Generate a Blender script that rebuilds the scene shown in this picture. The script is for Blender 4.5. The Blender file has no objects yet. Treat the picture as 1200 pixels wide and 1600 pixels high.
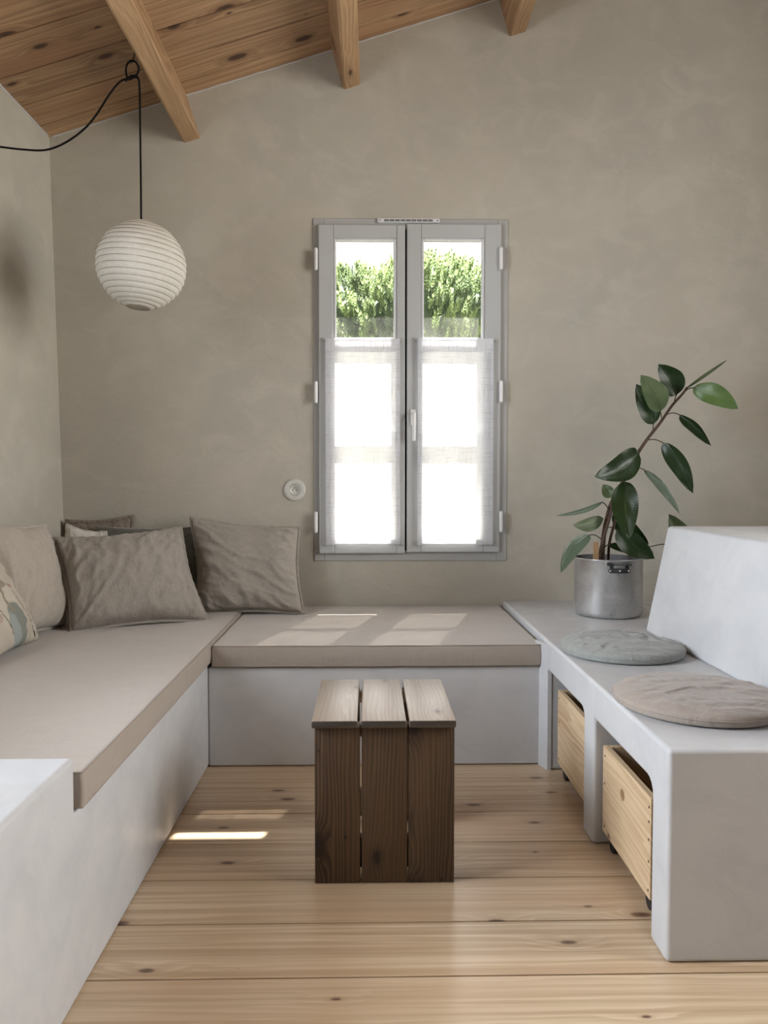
import bpy, bmesh, math, random
from mathutils import Vector, Matrix, noise as mn

# ------------------------------------------------------------------ camera, light, exposure
S = bpy.context.scene
C = S.collection
HC = 1.05                      # eye height; the room is laid out in metres from here, +Y towards the window wall
FP = 1200.0                    # focal length in pixels of the 1200 x 1600 frame
th = math.atan(0.04); ps = math.atan(0.01917)
RGT = Vector((math.cos(ps), -math.sin(ps), 0))
UPV = Vector((math.sin(th)*math.sin(ps), math.sin(th)*math.cos(ps), math.cos(th)))
FWD = Vector((math.cos(th)*math.sin(ps), math.cos(th)*math.cos(ps), -math.sin(th)))
cam = bpy.data.objects.new('camera', bpy.data.cameras.new('camera'))
C.objects.link(cam)
cam.matrix_world = Matrix.Translation((0, 0, HC)) @ Matrix((RGT, UPV, -FWD)).transposed().to_4x4()
cam.data.sensor_fit = 'HORIZONTAL'; cam.data.sensor_width = 36; cam.data.lens = 36
cam.data.clip_start = 0.02
S.camera = cam

S.view_settings.view_transform = 'Standard'; S.view_settings.look = 'None'
S.view_settings.gamma = 1; S.view_settings.use_curve_mapping = False
S.view_settings.exposure = 1.5

world = bpy.data.worlds.new('daylight'); S.world = world; world.use_nodes = True
wn = world.node_tree.nodes; wn.clear()
wo = wn.new('ShaderNodeOutputWorld'); wb = wn.new('ShaderNodeBackground')
wb.inputs[0].default_value = (0.86, 0.94, 1.0, 1); wb.inputs[1].default_value = 0.6
world.node_tree.links.new(wb.outputs[0], wo.inputs[0])

def lamp(name, kind, energy, col, loc, direction, **kw):
    l = bpy.data.lights.new(name, kind); l.energy = energy; l.color = col
    for k, v in kw.items(): setattr(l, k, v)
    o = bpy.data.objects.new(name, l); C.objects.link(o); o.location = loc
    o.rotation_euler = Vector(direction).to_track_quat('-Z', 'Y').to_euler()
    return o
SUN_DIR = (-0.426, -1.43, -1.78)
lamp('sun', 'SUN', 34.0, (1.0, 0.95, 0.87), (2, 8, 8), SUN_DIR, angle=math.radians(0.53))
# daylight entering by the two side windows (each lamp fills the outer opening of its window)
lamp('daylight_right', 'AREA', 45, (1.0, 0.98, 0.955), (2.93, 1.45, 1.80), (-1, 0, -0.0), shape='RECTANGLE', size=1.5, size_y=1.9)
lamp('daylight_left', 'AREA', 44, (0.84, 0.91, 1.0), (-1.80, 1.6, 1.62), (1, 0, 0), shape='RECTANGLE', size=1.1, size_y=1.3)

def P(px, py, Y):              # world point seen at a pixel, on the plane at depth Y
    d = FWD*FP + RGT*(px-600) - UPV*(py-800)
    return Vector((0, 0, HC)) + d*(Y/d.y)
def XZ(px, py, Y): p = P(px, py, Y); return p.x, p.z

# ------------------------------------------------------------------ node helpers
class NT:
    def __init__(s, name):
        s.m = bpy.data.materials.new(name); s.m.use_nodes = True
        s.t = s.m.node_tree; s.t.nodes.clear()
        s.out = s.n('ShaderNodeOutputMaterial')
    def n(s, typ, **kw):
        nd = s.t.nodes.new(typ)
        for k, v in kw.items(): setattr(nd, k, v)
        return nd
    def put(s, sock, v):
        if hasattr(v, 'is_output') or isinstance(v, bpy.types.NodeSocket): s.t.links.new(v, sock)
        elif v is not None:
            if isinstance(v, (tuple, list)) and len(v) == 3 and sock.type == 'RGBA': v = (*v, 1)
            sock.default_value = v
    def math(s, op, a, b=None, c=None, clamp=False):
        nd = s.n('ShaderNodeMath', operation=op, use_clamp=clamp)
        s.put(nd.inputs[0], a)
        if b is not None: s.put(nd.inputs[1], b)
        if c is not None: s.put(nd.inputs[2], c)
        return nd.outputs[0]
    def vec(s, op, a, b=None):
        nd = s.n('ShaderNodeVectorMath', operation=op); s.put(nd.inputs[0], a)
        if b is not None: s.put(nd.inputs[1], b)
        return nd.outputs[0]
    def coord(s, w='Object'): return s.n('ShaderNodeTexCoord').outputs[w]
    def sep(s, v):
        nd = s.n('ShaderNodeSeparateXYZ'); s.put(nd.inputs[0], v); return nd.outputs
    def comb(s, x, y, z):
        nd = s.n('ShaderNodeCombineXYZ')
        for i, v in enumerate((x, y, z)): s.put(nd.inputs[i], v)
        return nd.outputs[0]
    def noise(s, v, scale, detail=2, rough=.5, dist=0):
        nd = s.n('ShaderNodeTexNoise'); s.put(nd.inputs['Vector'], v)
        nd.inputs['Scale'].default_value = scale; nd.inputs['Detail'].default_value = detail
        nd.inputs['Roughness'].default_value = rough; nd.inputs['Distortion'].default_value = dist
        return nd.outputs[0]
    def mr(s, v, a, b, c=0., d=1., smooth=True):
        nd = s.n('ShaderNodeMapRange'); nd.interpolation_type = 'SMOOTHSTEP' if smooth else 'LINEAR'
        s.put(nd.inputs[0], v)
        for i, x in enumerate((a, b, c, d)): s.put(nd.inputs[i+1], x)
        return nd.outputs[0]
    def mix(s, f, a, b, blend='MIX'):
        nd = s.n('ShaderNodeMix', data_type='RGBA', blend_type=blend)
        s.put(nd.inputs[0], f); s.put(nd.inputs[6], a); s.put(nd.inputs[7], b)
        return nd.outputs[2]
    def bump(s, h, strength=.3, dist=.01, normal=None):
        nd = s.n('ShaderNodeBump'); nd.inputs['Strength'].default_value = strength
        nd.inputs['Distance'].default_value = dist; s.put(nd.inputs['Height'], h)
        if normal is not None: s.put(nd.inputs['Normal'], normal)
        return nd.outputs[0]
    def bsdf(s, color, rough=.6, normal=None, **kw):
        nd = s.n('ShaderNodeBsdfPrincipled')
        s.put(nd.inputs['Base Color'], color); s.put(nd.inputs['Roughness'], rough)
        if normal is not None: s.put(nd.inputs['Normal'], normal)
        for k, v in kw.items(): s.put(nd.inputs[k.replace('_', ' ')], v)
        s.t.links.new(nd.outputs[0], s.out.inputs[0]); return nd
def lin(r, g, b):
    f = lambda c: ((c/255+.055)/1.055)**2.4 if c > 10 else c/255/12.92
    return (f(r), f(g), f(b))

def plain(name, col, rough=.5, **kw):
    t = NT(name); t.bsdf(col, rough, **kw); return t.m

def plaster(name, c1, c2, c3, rough=.8, bump=.25, scale=1.0, gloss_var=0.):
    t = NT(name); o = t.coord()
    big = t.noise(o, 1.6*scale, 5, .6, .6)
    mid = t.noise(o, 6*scale, 6, .62, 1.2)
    sw = t.noise(t.vec('MULTIPLY', o, (1, 1, 1.3)), 4.5*scale, 8, .62, .7)
    fine = t.noise(o, 60, 4, .65)
    col = t.mix(t.mr(big, .36, .64), c1, c2)
    col = t.mix(t.math('MULTIPLY', t.mr(sw, .42, .68), .75), col, c3)
    col = t.mix(t.mr(mid, .3, .7, 0, .30), col, c1)
    h = t.math('ADD', t.math('MULTIPLY', sw, .9), t.math('MULTIPLY', fine, .10))
    h = t.math('ADD', h, t.math('MULTIPLY', mid, .35))
    r = t.mr(mid, .3, .7, rough-gloss_var, rough+gloss_var)
    t.bsdf(col, r, t.bump(h, bump, .02)); return t.m

def wood(name, light, dark, knot, axis='X', ring=26, ring_amt=.6, rough=.5, kfreq=(1.5, 5.0), bump=.15,
         tone=.18, ksize=.10, coat=0., warm=None, zdep=.6, krare=0., wobf=5.0, fiber=.28, band=0., endg=0., coatr=.27):
    t = NT(name); o = t.sep(t.coord()); rnd = t.n('ShaderNodeObjectInfo').outputs['Random']
    ax = {'X': (0, 1, 2), 'Y': (1, 0, 2), 'Z': (2, 0, 1)}[axis]
    L = t.math('ADD', o[ax[0]], t.math('MULTIPLY', rnd, 37.3))
    c = t.math('ADD', o[ax[1]], t.math('MULTIPLY', o[ax[2]], zdep))
    c = t.math('ADD', c, t.math('MULTIPLY', rnd, 11.7))
    wob = t.noise(t.comb(L, t.math('MULTIPLY', c, 3.5), 0), 1.6, 2)
    vor = t.n('ShaderNodeTexVoronoi', voronoi_dimensions='2D', feature='F1')
    t.put(vor.inputs['Vector'], t.comb(t.math('MULTIPLY', L, kfreq[0]), t.math('MULTIPLY', c, kfreq[1]), 0))
    vor.inputs['Scale'].default_value = 1.0
    cellr = t.sep(vor.outputs['Color'])[0]
    d = t.math('ADD', vor.outputs['Distance'], t.math('MULTIPLY', t.math('SUBTRACT', t.noise(t.comb(L, c, 0), 40, 2), .5), .035))
    size = t.mr(cellr, krare, 1, .0, ksize, False)
    k = t.mr(d, t.math('MULTIPLY', size, .55), t.math('ADD', size, .002), 1, 0)
    kc = t.mr(d, 0, t.math('ADD', t.math('MULTIPLY', size, .6), .001), 0, 1)
    halo = t.math('MULTIPLY', t.mr(d, 0, .40, 1, 0), t.mr(cellr, krare, 1, .0, 1.3, False))
    ph = t.math('ADD', t.math('MULTIPLY', c, ring), t.math('MULTIPLY', wob, wobf))
    ph = t.math('ADD', ph, t.math('MULTIPLY', halo, 1.8))
    ph2 = t.math('ADD', ph, t.math('MULTIPLY', t.noise(t.comb(t.math('MULTIPLY', L, .4), t.math('MULTIPLY', c, 9), 0), 3, 3), 3.0))
    rg = t.math('FRACT', ph2)
    rg = t.math('MULTIPLY', t.mr(rg, 0, .78), t.mr(rg, .84, 1, 1, 0))
    amt = t.mr(t.noise(t.comb(L, t.math('MULTIPLY', c, 6), 3), 1.3, 2), .3, .7, .35, 1)
    fib = t.noise(t.comb(t.math('MULTIPLY', L, 4), t.math('MULTIPLY', c, 260), 0), 1.0, 3)
    col = t.mix(t.math('MULTIPLY', t.math('MULTIPLY', rg, ring_amt), amt), light, dark)
    col = t.mix(t.mr(fib, .3, .75, 0, fiber), col, dark)
    if band: col = t.mix(t.mr(t.noise(t.comb(t.math('MULTIPLY', L, .35), t.math('MULTIPLY', c, 42), 9), 1.0, 3), .40, .66, 0, band), col, dark)
    if warm: col = t.mix(t.mr(t.noise(t.comb(L, t.math('MULTIPLY', c, 5), 7), 1.1, 3), .45, .72, 0, .8), col, warm)
    col = t.mix(t.mr(d, t.math('MULTIPLY', size, .8), t.math('ADD', t.math('MULTIPLY', size, 2.2), .004), .55, 0), col, dark)
    col = t.mix(t.math('MULTIPLY', k, .92), col, t.mix(kc, tuple(x*.45 for x in knot), knot))
    hsv = t.n('ShaderNodeHueSaturation'); t.put(hsv.inputs['Color'], col)
    t.put(hsv.inputs['Value'], t.mr(t.math('FRACT', t.math('MULTIPLY', rnd, 7.13)), 0, 1, 1-tone, 1+tone, False))
    if endg:
        nz_ = t.math('ABSOLUTE', t.sep(t.coord('Normal'))[{'X': 0, 'Y': 1, 'Z': 2}[axis]])
        t.put(hsv.inputs['Value'], t.math('MULTIPLY', t.mr(nz_, .6, .9, 1, endg), 1.0))
    h = t.math('ADD', t.math('MULTIPLY', rg, .5), t.math('MULTIPLY', fib, .6))
    t.bsdf(hsv.outputs[0], t.mr(fib, .2, .8, rough-.05, rough+.08), t.bump(h, bump, .002), Coat_Weight=coat, Coat_Roughness=coatr, Coat_IOR=1.6)
    return t.m

def fabric(name, c1, c2, weave=520, rough=.95, crease=.5, cscale=7, sheen=.25, cdir=(1, 1, 1)):
    t = NT(name); o = t.coord('UV'); s = t.sep(o)
    ww = t.noise(t.comb(t.math('MULTIPLY', s[0], 14), t.math('MULTIPLY', s[1], weave), 0), 1, 2)
    wh = t.noise(t.comb(t.math('MULTIPLY', s[0], weave), t.math('MULTIPLY', s[1], 14), 4), 1, 2)
    wv = t.math('ADD', ww, wh)
    ob = t.coord()
    cr = t.noise(t.vec('MULTIPLY', ob, cdir), cscale, 5, .55, 1.8)
    rid = t.math('ABSOLUTE', t.math('SUBTRACT', cr, .5))
    rid = t.mr(rid, 0, .10, 1, 0)
    col = t.mix(t.mr(wv, .75, 1.25), c1, c2)
    col = t.mix(t.mr(t.noise(ob, 5, 3), .3, .7, 0, .35), col, c2)
    n1 = t.bump(wv, .25, .0015)
    n2 = t.bump(rid, crease, .004, n1)
    t.bsdf(col, rough, n2, Sheen_Weight=sheen, Sheen_Roughness=.5, Specular_IOR_Level=.15); return t.m

# ------------------------------------------------------------------ materials
M = {}
M['wall'] = plaster('wall_plaster', lin(177,171,158), lin(169,165,154), lin(185,180,168), .85, .22)
M['cement'] = plaster('bench_cement', lin(194,195,197), lin(200,200,201), lin(186,187,190), .5, .10, 1.2, .12)
M['ceil'] = wood('ceiling_pine', lin(176,144,110), lin(112,82,58), lin(66,42,29), 'X', 30, .6, .6, (3.0, 6.5), .2, .20, .17, warm=lin(142,104,76), krare=.2, wobf=1.6, band=.35)
M['beam'] = wood('beam_pine', lin(176,144,108), lin(122,90,62), lin(88,58,38), 'Y', 34, .6, .6, (2.0, 6.0), .2, .06, .15, krare=.2, fiber=.4)
M['floor'] = wood('floor_pine', lin(216,194,165), lin(174,146,114), lin(112,84,66), 'X', 44, .6, .36, (3.2, 8.0), .05, .05, .105, warm=lin(192,160,128), krare=.4, fiber=.3, wobf=1.3, band=.7, coat=.4, coatr=.24)
M['crate'] = wood('crate_pine', lin(216,192,158), lin(172,136,98), lin(116,86,62), 'Y', 38, .75, .5, (2.6, 5.0), .05, .04, .085, krare=.5, zdep=1.0, fiber=.15)
M['stool_v'] = wood('stool_wood_upright', lin(92,70,48), lin(46,31,20), lin(34,21,14), 'Z', 95, .95, .5, (4.2, 8.0), .3, .14, .20, krare=.0)
M['stool_h'] = wood('stool_wood_top', lin(150,134,118), lin(104,86,72), lin(56,40,30), 'Y', 80, .6, .42, (4.0, 8.0), .18, .08, .12, krare=.4, coat=1.0, endg=.10, coatr=.38)  # top colour lightened and greyed to help imitate the window's sheen
M['stool_batten'] = wood('batten_wood', lin(170,150,125), lin(120,96,72), lin(90,64,44), 'X', 60, .5, .5)
M['cover'] = fabric('seat_cover_fabric', lin(167,157,147), lin(155,145,135), 700, .9, .04, 2.5, .3)
M['linen'] = fabric('taupe_linen', lin(160,153,144), lin(145,138,129), 330, .95, .28, 7, .2)
M['linen2'] = fabric('taupe_linen_vertical_folds', lin(157,149,141), lin(141,134,126), 330, .95, .32, 7, .2, (2.2, 2.2, .6))
M['linen3'] = fabric('light_greige_linen', lin(178,170,158), lin(164,156,145), 330, .95, .14, 7, .2)
M['white_linen'] = fabric('white_linen', lin(212,208,200), lin(198,194,186), 330, .95, .3, 8)
M['green_velvet'] = fabric('grey_green_velvet', lin(108,106,98), lin(92,91,84), 500, .9, .35, 7, .5)
M['brown_linen'] = fabric('brown_linen', lin(140,128,116), lin(122,110,100), 330, .95, .4, 9)
M['grey_cotton'] = fabric('sage_grey_cotton', lin(164,167,163), lin(150,153,149), 600, .75, .45, 10, .3, (1, 3.0, 1))
M['taupe_cotton'] = fabric('taupe_cotton', lin(172,160,150), lin(158,147,138), 600, .85, .25, 7, .3, (1, 2.0, 1))
M['paint'] = plain('window_paint', lin(178,180,180), .35)
M['bead'] = plain('glazing_bead_paint', lin(214,216,218), .35)
M['frame_paint'] = plain('fixed_frame_paint', lin(166,166,164), .45)
M['white_metal'] = plain('white_metal', lin(222,222,222), .35)
M['dark'] = plain('dark_gap', (.01, .01, .01), .8)
M['black_cord'] = plain('black_cable', (.006, .006, .006), .9, Specular_IOR_Level=.1)
M['black_rubber'] = plain('black_rubber', (.012, .012, .012), .6)
M['steel'] = plain('dark_steel', (.10, .105, .11), .35, Metallic=.9)
M['rod'] = plain('curtain_rod', lin(190,190,190), .3, Metallic=.3)
M['soil'] = plaster('soil', (.03, .022, .015), (.05, .035, .025), (.02, .015, .01), .95, .8, 20)
M['socket'] = plain('porcelain', lin(196,194,188), .3)
M['screw'] = plain('screw_head', (.10, .07, .05), .5, Metallic=.6)
M['hook'] = plain('iron_hook', (.03, .028, .026), .5, Metallic=.7)
M['outer'] = plaster('outside_render', lin(170,166,158), lin(164,160,152), lin(178,174,166), .9, .3)
M['piping'] = plain('seam_piping', lin(152,140,129), .9)

def aluminium():
    t = NT('aluminium_pot'); o = t.coord(); s = t.sep(o)
    br = t.noise(t.comb(t.math('MULTIPLY', s[0], 30), t.math('MULTIPLY', s[1], 30), t.math('MULTIPLY', s[2], 400)), 1, 3)
    blot = t.noise(o, 14, 5, .6, .8)
    col = t.mix(t.mr(blot, .3, .7), (.58, .59, .60), (.72, .72, .72))
    col = t.mix(t.mr(t.noise(o, 60, 3), .62, .75, 0, .35), col, (.25, .25, .25))
    t.bsdf(col, t.mr(blot, .3, .7, .28, .42), t.bump(br, .06, .002), Metallic=.92); return t.m
M['alu'] = aluminium()
M['dull'] = plaster('darkened_inner_aluminium', (.12,.12,.125), (.09,.09,.095), (.16,.16,.16), .6, .1, 8)  # dull dark inside: shade put into the colour instead of a curtain reflection

def leafmat(name, top, under, vein, rough=.28, trans=.0):
    t = NT(name); uv = t.sep(t.coord('UV'))
    a = t.math('ABSOLUTE', t.math('SUBTRACT', uv[0], .5))
    side = t.math('SINE', t.math('MULTIPLY', t.math('SUBTRACT', t.math('MULTIPLY', uv[1], 1.0), t.math('MULTIPLY', a, .35)), 150))
    geo = t.n('ShaderNodeNewGeometry')
    var = t.noise(t.coord(), 25, 3)
    c = t.mix(t.mr(side, .6, 1, 0, .14), top, vein)
    c = t.mix(t.mr(var, .3, .7, 0, .35), c, tuple(x*.7 for x in top))
    c = t.mix(t.mr(a, 0, .022, 1, 0), c, vein)
    c = t.mix(geo.outputs['Backfacing'], c, under)
    h = t.math('MULTIPLY', side, .3)
    t.bsdf(c, rough, t.bump(h, .35, .0012), Specular_IOR_Level=.38); return t.m
M['leaf'] = leafmat('rubber_leaf_dark', lin(30,48,22), lin(84,96,66), lin(70,92,52))
M['leaf_light'] = leafmat('rubber_leaf_fresh', lin(84,108,58), lin(106,128,66), lin(116,134,84), .35)
M['leaf_under'] = leafmat('rubber_leaf_olive', lin(84,98,66), lin(96,106,78), lin(112,120,84), .4)
M['leaf_grey'] = leafmat('rubber_leaf_grey', lin(92,108,90), lin(110,120,105), lin(62,76,60), .3)
M['stem'] = plaster('woody_stem', lin(82,62,50), lin(62,48,40), lin(100,80,64), .7, .6, 25)
M['petiole'] = plain('petiole', lin(58,52,36), .5)
M['stake'] = plain('wood_stake', lin(150,120,86), .7)

def paper():
    t = NT('washi_paper'); o = t.coord()
    n = t.noise(o, 60, 4, .6); b = t.noise(o, 14, 4, .6, 1)
    col = t.mix(t.mr(n, .35, .65), lin(222,218,210), lin(214,210,201))
    bs = t.bsdf(col, .75, t.bump(b, .3, .006))
    tr = t.n('ShaderNodeBsdfTranslucent'); tr.inputs[0].default_value = (.85, .83, .78, 1)
    mx = t.n('ShaderNodeMixShader'); mx.inputs[0].default_value = .22
    t.t.links.new(bs.outputs[0], mx.inputs[1]); t.t.links.new(tr.outputs[0], mx.inputs[2])
    t.t.links.new(mx.outputs[0], t.out.inputs[0]); return t.m
M['paper'] = paper()
M['rib'] = plain('bamboo_rib', lin(150,138,120), .7)

def glassmat(name, dust=.05):
    t = NT(name); o = t.coord()
    tr = t.n('ShaderNodeBsdfTransparent'); gl = t.n('ShaderNodeBsdfGlossy'); gl.inputs['Roughness'].default_value = .02
    fr = t.n('ShaderNodeFresnel'); fr.inputs[0].default_value = 1.45
    m1 = t.n('ShaderNodeMixShader'); t.put(m1.inputs[0], t.math('MULTIPLY', fr.outputs[0], .7))
    t.t.links.new(tr.outputs[0], m1.inputs[1]); t.t.links.new(gl.outputs[0], m1.inputs[2])
    df = t.n('ShaderNodeBsdfTranslucent'); df.inputs[0].default_value = (.9, .9, .9, 1)
    sp = t.mr(t.noise(o, 160, 3, .7), .62, .74, 0, .035)
    base = t.mr(t.noise(o, 5, 3), .3, .8, dust*.4, dust*1.8)
    m2 = t.n('ShaderNodeMixShader'); t.put(m2.inputs[0], t.math('ADD', sp, base, clamp=True))
    t.t.links.new(m1.outputs[0], m2.inputs[1]); t.t.links.new(df.outputs[0], m2.inputs[2])
    t.t.links.new(m2.outputs[0], t.out.inputs[0]); return t.m
M['glass'] = glassmat('dusty_window_glass', .009)
M['glass_clean'] = glassmat('window_glass', .0)

def curtainmat(name='sheer_linen_curtain', tl_amt=.5):
    t = NT(name); s = t.sep(t.coord())
    a = t.noise(t.comb(t.math('MULTIPLY', s[0], 9), t.math('MULTIPLY', s[2], 420), 0), 1, 3)
    b = t.noise(t.comb(t.math('MULTIPLY', s[0], 420), t.math('MULTIPLY', s[2], 9), 5), 1, 3)
    thr = t.math('MAXIMUM', a, b)
    op = t.mr(thr, .42, .66, .90, .995)
    col = t.mix(t.mr(thr, .5, .72), (.88, .89, .93), (.50, .50, .51))
    df = t.n('ShaderNodeBsdfDiffuse'); t.put(df.inputs[0], col)
    tl = t.n('ShaderNodeBsdfTranslucent'); t.put(tl.inputs[0], t.mix(.5, col, (.55, .56, .58)))
    m1 = t.n('ShaderNodeMixShader'); m1.inputs[0].default_value = tl_amt
    t.t.links.new(df.outputs[0], m1.inputs[1]); t.t.links.new(tl.outputs[0], m1.inputs[2])
    tr = t.n('ShaderNodeBsdfTransparent')
    m2 = t.n('ShaderNodeMixShader'); t.put(m2.inputs[0], op)
    t.t.links.new(tr.outputs[0], m2.inputs[1]); t.t.links.new(m1.outputs[0], m2.inputs[2])
    t.t.links.new(m2.outputs[0], t.out.inputs[0]); return t.m
M['curtain'] = curtainmat()
M['hem'] = curtainmat('sun_blocking_hem', .30)  # less translucent, so the top hem holds back the sunlit sliver

def needlemat():
    t = NT('pine_needles')
    at = t.n('ShaderNodeAttribute'); at.attribute_name = 'tone'
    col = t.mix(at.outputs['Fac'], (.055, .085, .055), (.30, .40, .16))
    df = t.n('ShaderNodeBsdfDiffuse'); t.put(df.inputs[0], col)
    tl = t.n('ShaderNodeBsdfTranslucent'); t.put(tl.inputs[0], col)
    m = t.n('ShaderNodeMixShader'); m.inputs[0].default_value = .5
    t.t.links.new(df.outputs[0], m.inputs[1]); t.t.links.new(tl.outputs[0], m.inputs[2])
    t.t.links.new(m.outputs[0], t.out.inputs[0]); return t.m
M['needles'] = needlemat()
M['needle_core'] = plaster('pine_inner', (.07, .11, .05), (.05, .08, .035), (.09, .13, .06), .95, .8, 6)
M['bark'] = plaster('pine_bark', (.12, .08, .06), (.08, .055, .04), (.16, .12, .09), .95, .9, 6)
M['grass'] = plaster('dry_grass', lin(108,104,92), lin(92,92,80), lin(120,116,104), .95, .5, .6)

def printmat():
    t = NT('botanical_print_linen'); uv = t.sep(t.coord('UV')); u, v = uv[0], uv[1]
    base = t.mix(t.mr(t.noise(t.coord(), 7, 3), .3, .7), lin(186,178,165), lin(174,166,153))
    wv = t.noise(t.comb(t.math('MULTIPLY', u, 300), t.math('MULTIPLY', v, 300), 0), 1, 2)
    nz = t.math('MULTIPLY', t.math('SUBTRACT', t.noise(t.comb(u, v, 0), 9, 3), .5), .10)
    def blob(cx, cy, rx, ry, soft=.25):
        dx = t.math('DIVIDE', t.math('SUBTRACT', t.math('ADD', u, nz), cx), rx); dy = t.math('DIVIDE', t.math('SUBTRACT', v, cy), ry)
        d = t.math('ADD', t.math('MULTIPLY', dx, dx), t.math('MULTIPLY', dy, dy))
        return t.mr(d, 1-soft, 1, 1, 0)
    def line(a0, a1, amp, fq, w, v0, v1):
        x = t.math('ADD', t.math('ADD', a0, t.math('MULTIPLY', v, a1)), t.math('MULTIPLY', t.math('SINE', t.math('MULTIPLY', v, fq)), amp))
        m = t.mr(t.math('ABSOLUTE', t.math('SUBTRACT', u, x)), w*.6, w, 1, 0)
        return t.math('MULTIPLY', m, t.math('MULTIPLY', t.mr(v, v0, v0+.02), t.mr(v, v1-.02, v1, 1, 0)))
    c = base
    c = t.mix(t.math('MULTIPLY', blob(.56, .16, .15, .26), .85), c, lin(116,122,116))
    c = t.mix(t.math('MULTIPLY', blob(.50, .14, .09, .20, .5), .8), c, lin(150,158,156))
    c = t.mix(t.math('MULTIPLY', blob(.20, .55, .12, .2), .8), c, lin(128,134,128))
    c = t.mix(t.math('MULTIPLY', blob(.62, .62, .09, .06), .75), c, lin(132,126,108))
    c = t.mix(t.math('MULTIPLY', blob(.74, .56, .045, .05), .7), c, lin(180,150,144))
    c = t.mix(t.math('MULTIPLY', blob(.30, .30, .06, .05), .7), c, lin(168,142,132))
    c = t.mix(line(.86, -.28, .035, 14, .009, .02, .60), c, lin(70,60,52))
    c = t.mix(line(.93, -.22, .05, 9, .005, .05, .45), c, lin(110,98,84))
    c = t.mix(line(.60, -.05, .06, 11, .022, .30, .62), c, lin(140,132,114))
    c = t.mix(line(.36, .05, .05, 10, .007, .1, .9), c, lin(84,76,64))
    t.bsdf(c, .95, t.bump(wv, .2, .001), Specular_IOR_Level=.15); return t.m
M['print'] = printmat()

# ------------------------------------------------------------------ object helpers
def ob(name, me, mat, parent=None, smooth=False):
    if isinstance(me, bmesh.types.BMesh):
        b = me; me = bpy.data.meshes.new(name); b.normal_update(); b.to_mesh(me); b.free()
    if mat is not None and not me.materials: me.materials.append(mat)
    if smooth:
        for p in me.polygons: p.use_smooth = True
    o = bpy.data.objects.new(name, me); C.objects.link(o)
    if parent: o.parent = parent
    return o
def tag(o, label=None, cat=None, group=None, kind=None):
    if label: o['label'] = label
    if cat: o['category'] = cat
    if group: o['group'] = group
    if kind: o['kind'] = kind
    return o
def empty(name, loc=(0, 0, 0), **k):
    o = bpy.data.objects.new(name, None); C.objects.link(o); o.location = loc
    o.empty_display_size = .05; tag(o, **k); return o
def boxbm(lo, hi, bev=0, seg=2, b=None):
    b2 = bmesh.new()
    bmesh.ops.create_cube(b2, size=1)
    lo, hi = Vector(lo), Vector(hi)
    for v in b2.verts: v.co = Vector(((v.co.x+.5)*(hi.x-lo.x)+lo.x, (v.co.y+.5)*(hi.y-lo.y)+lo.y, (v.co.z+.5)*(hi.z-lo.z)+lo.z))
    if bev: bmesh.ops.bevel(b2, geom=b2.edges[:], offset=bev, segments=seg, affect='EDGES', profile=.6)
    if b is None: return b2
    me = bpy.data.meshes.new('t'); b2.to_mesh(me); b2.free(); b.from_mesh(me); bpy.data.meshes.remove(me); return b
def cbox(name, lo, hi, mat, parent=None, bev=.002, seg=1):
    """box whose own origin is its centre (so per-board textures start there)"""
    lo, hi = Vector(lo), Vector(hi); c = (lo+hi)/2
    o = ob(name, boxbm(lo-c, hi-c, bev, seg), mat, parent); o.location = c; return o
def shade_auto(o, deg=35):
    for p in o.data.polygons: p.use_smooth = True
    o.data.set_sharp_from_angle(angle=math.radians(deg)); return o
def cyl(r, p0, p1, n=16, b=None, r2=None):
    b = b or bmesh.new(); p0, p1 = Vector(p0), Vector(p1); d = p1-p0; q = d.to_track_quat('Z', 'Y')
    m = Matrix.Translation((p0+p1)/2) @ q.to_matrix().to_4x4()
    bmesh.ops.create_cone(b, cap_ends=True, segments=n, radius1=r, radius2=r if r2 is None else r2, depth=d.length, matrix=m)
    return b
def tube(pts, rad, n=8, b=None, cap=True):
    b = b or bmesh.new(); pts = [Vector(p) for p in pts]
    if not isinstance(rad, (list, tuple)): rad = [rad]*len(pts)
    up = Vector((.13, .31, .94)); rings = []
    for i, p in enumerate(pts):
        d = (pts[min(i+1, len(pts)-1)]-pts[max(i-1, 0)]).normalized()
        a = d.cross(up); 
        if a.length < .05: a = d.cross(Vector((1, 0, 0)))
        a.normalize(); c = d.cross(a).normalized(); up = a.cross(d)
        rings.append([b.verts.new(p+(a*math.cos(2*math.pi*k/n)+c*math.sin(2*math.pi*k/n))*rad[i]) for k in range(n)])
    for r0, r1 in zip(rings, rings[1:]):
        for k in range(n): b.faces.new((r0[k], r0[(k+1) % n], r1[(k+1) % n], r1[k]))
    if cap: b.faces.new(rings[0][::-1]); b.faces.new(rings[-1])
    bmesh.ops.recalc_face_normals(b, faces=b.faces[:]); return b
def smoothpts(pts, k=6):
    pts = [Vector(p) for p in pts]; out = []
    for i in range(len(pts)-1):
        p0, p1, p2, p3 = pts[max(i-1, 0)], pts[i], pts[i+1], pts[min(i+2, len(pts)-1)]
        for j in range(k):
            t = j/k; out.append(.5*((2*p1)+(p2-p0)*t+(2*p0-5*p1+4*p2-p3)*t*t+(3*p1-p0-3*p2+p3)*t**3))
    out.append(pts[-1]); return out
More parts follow.
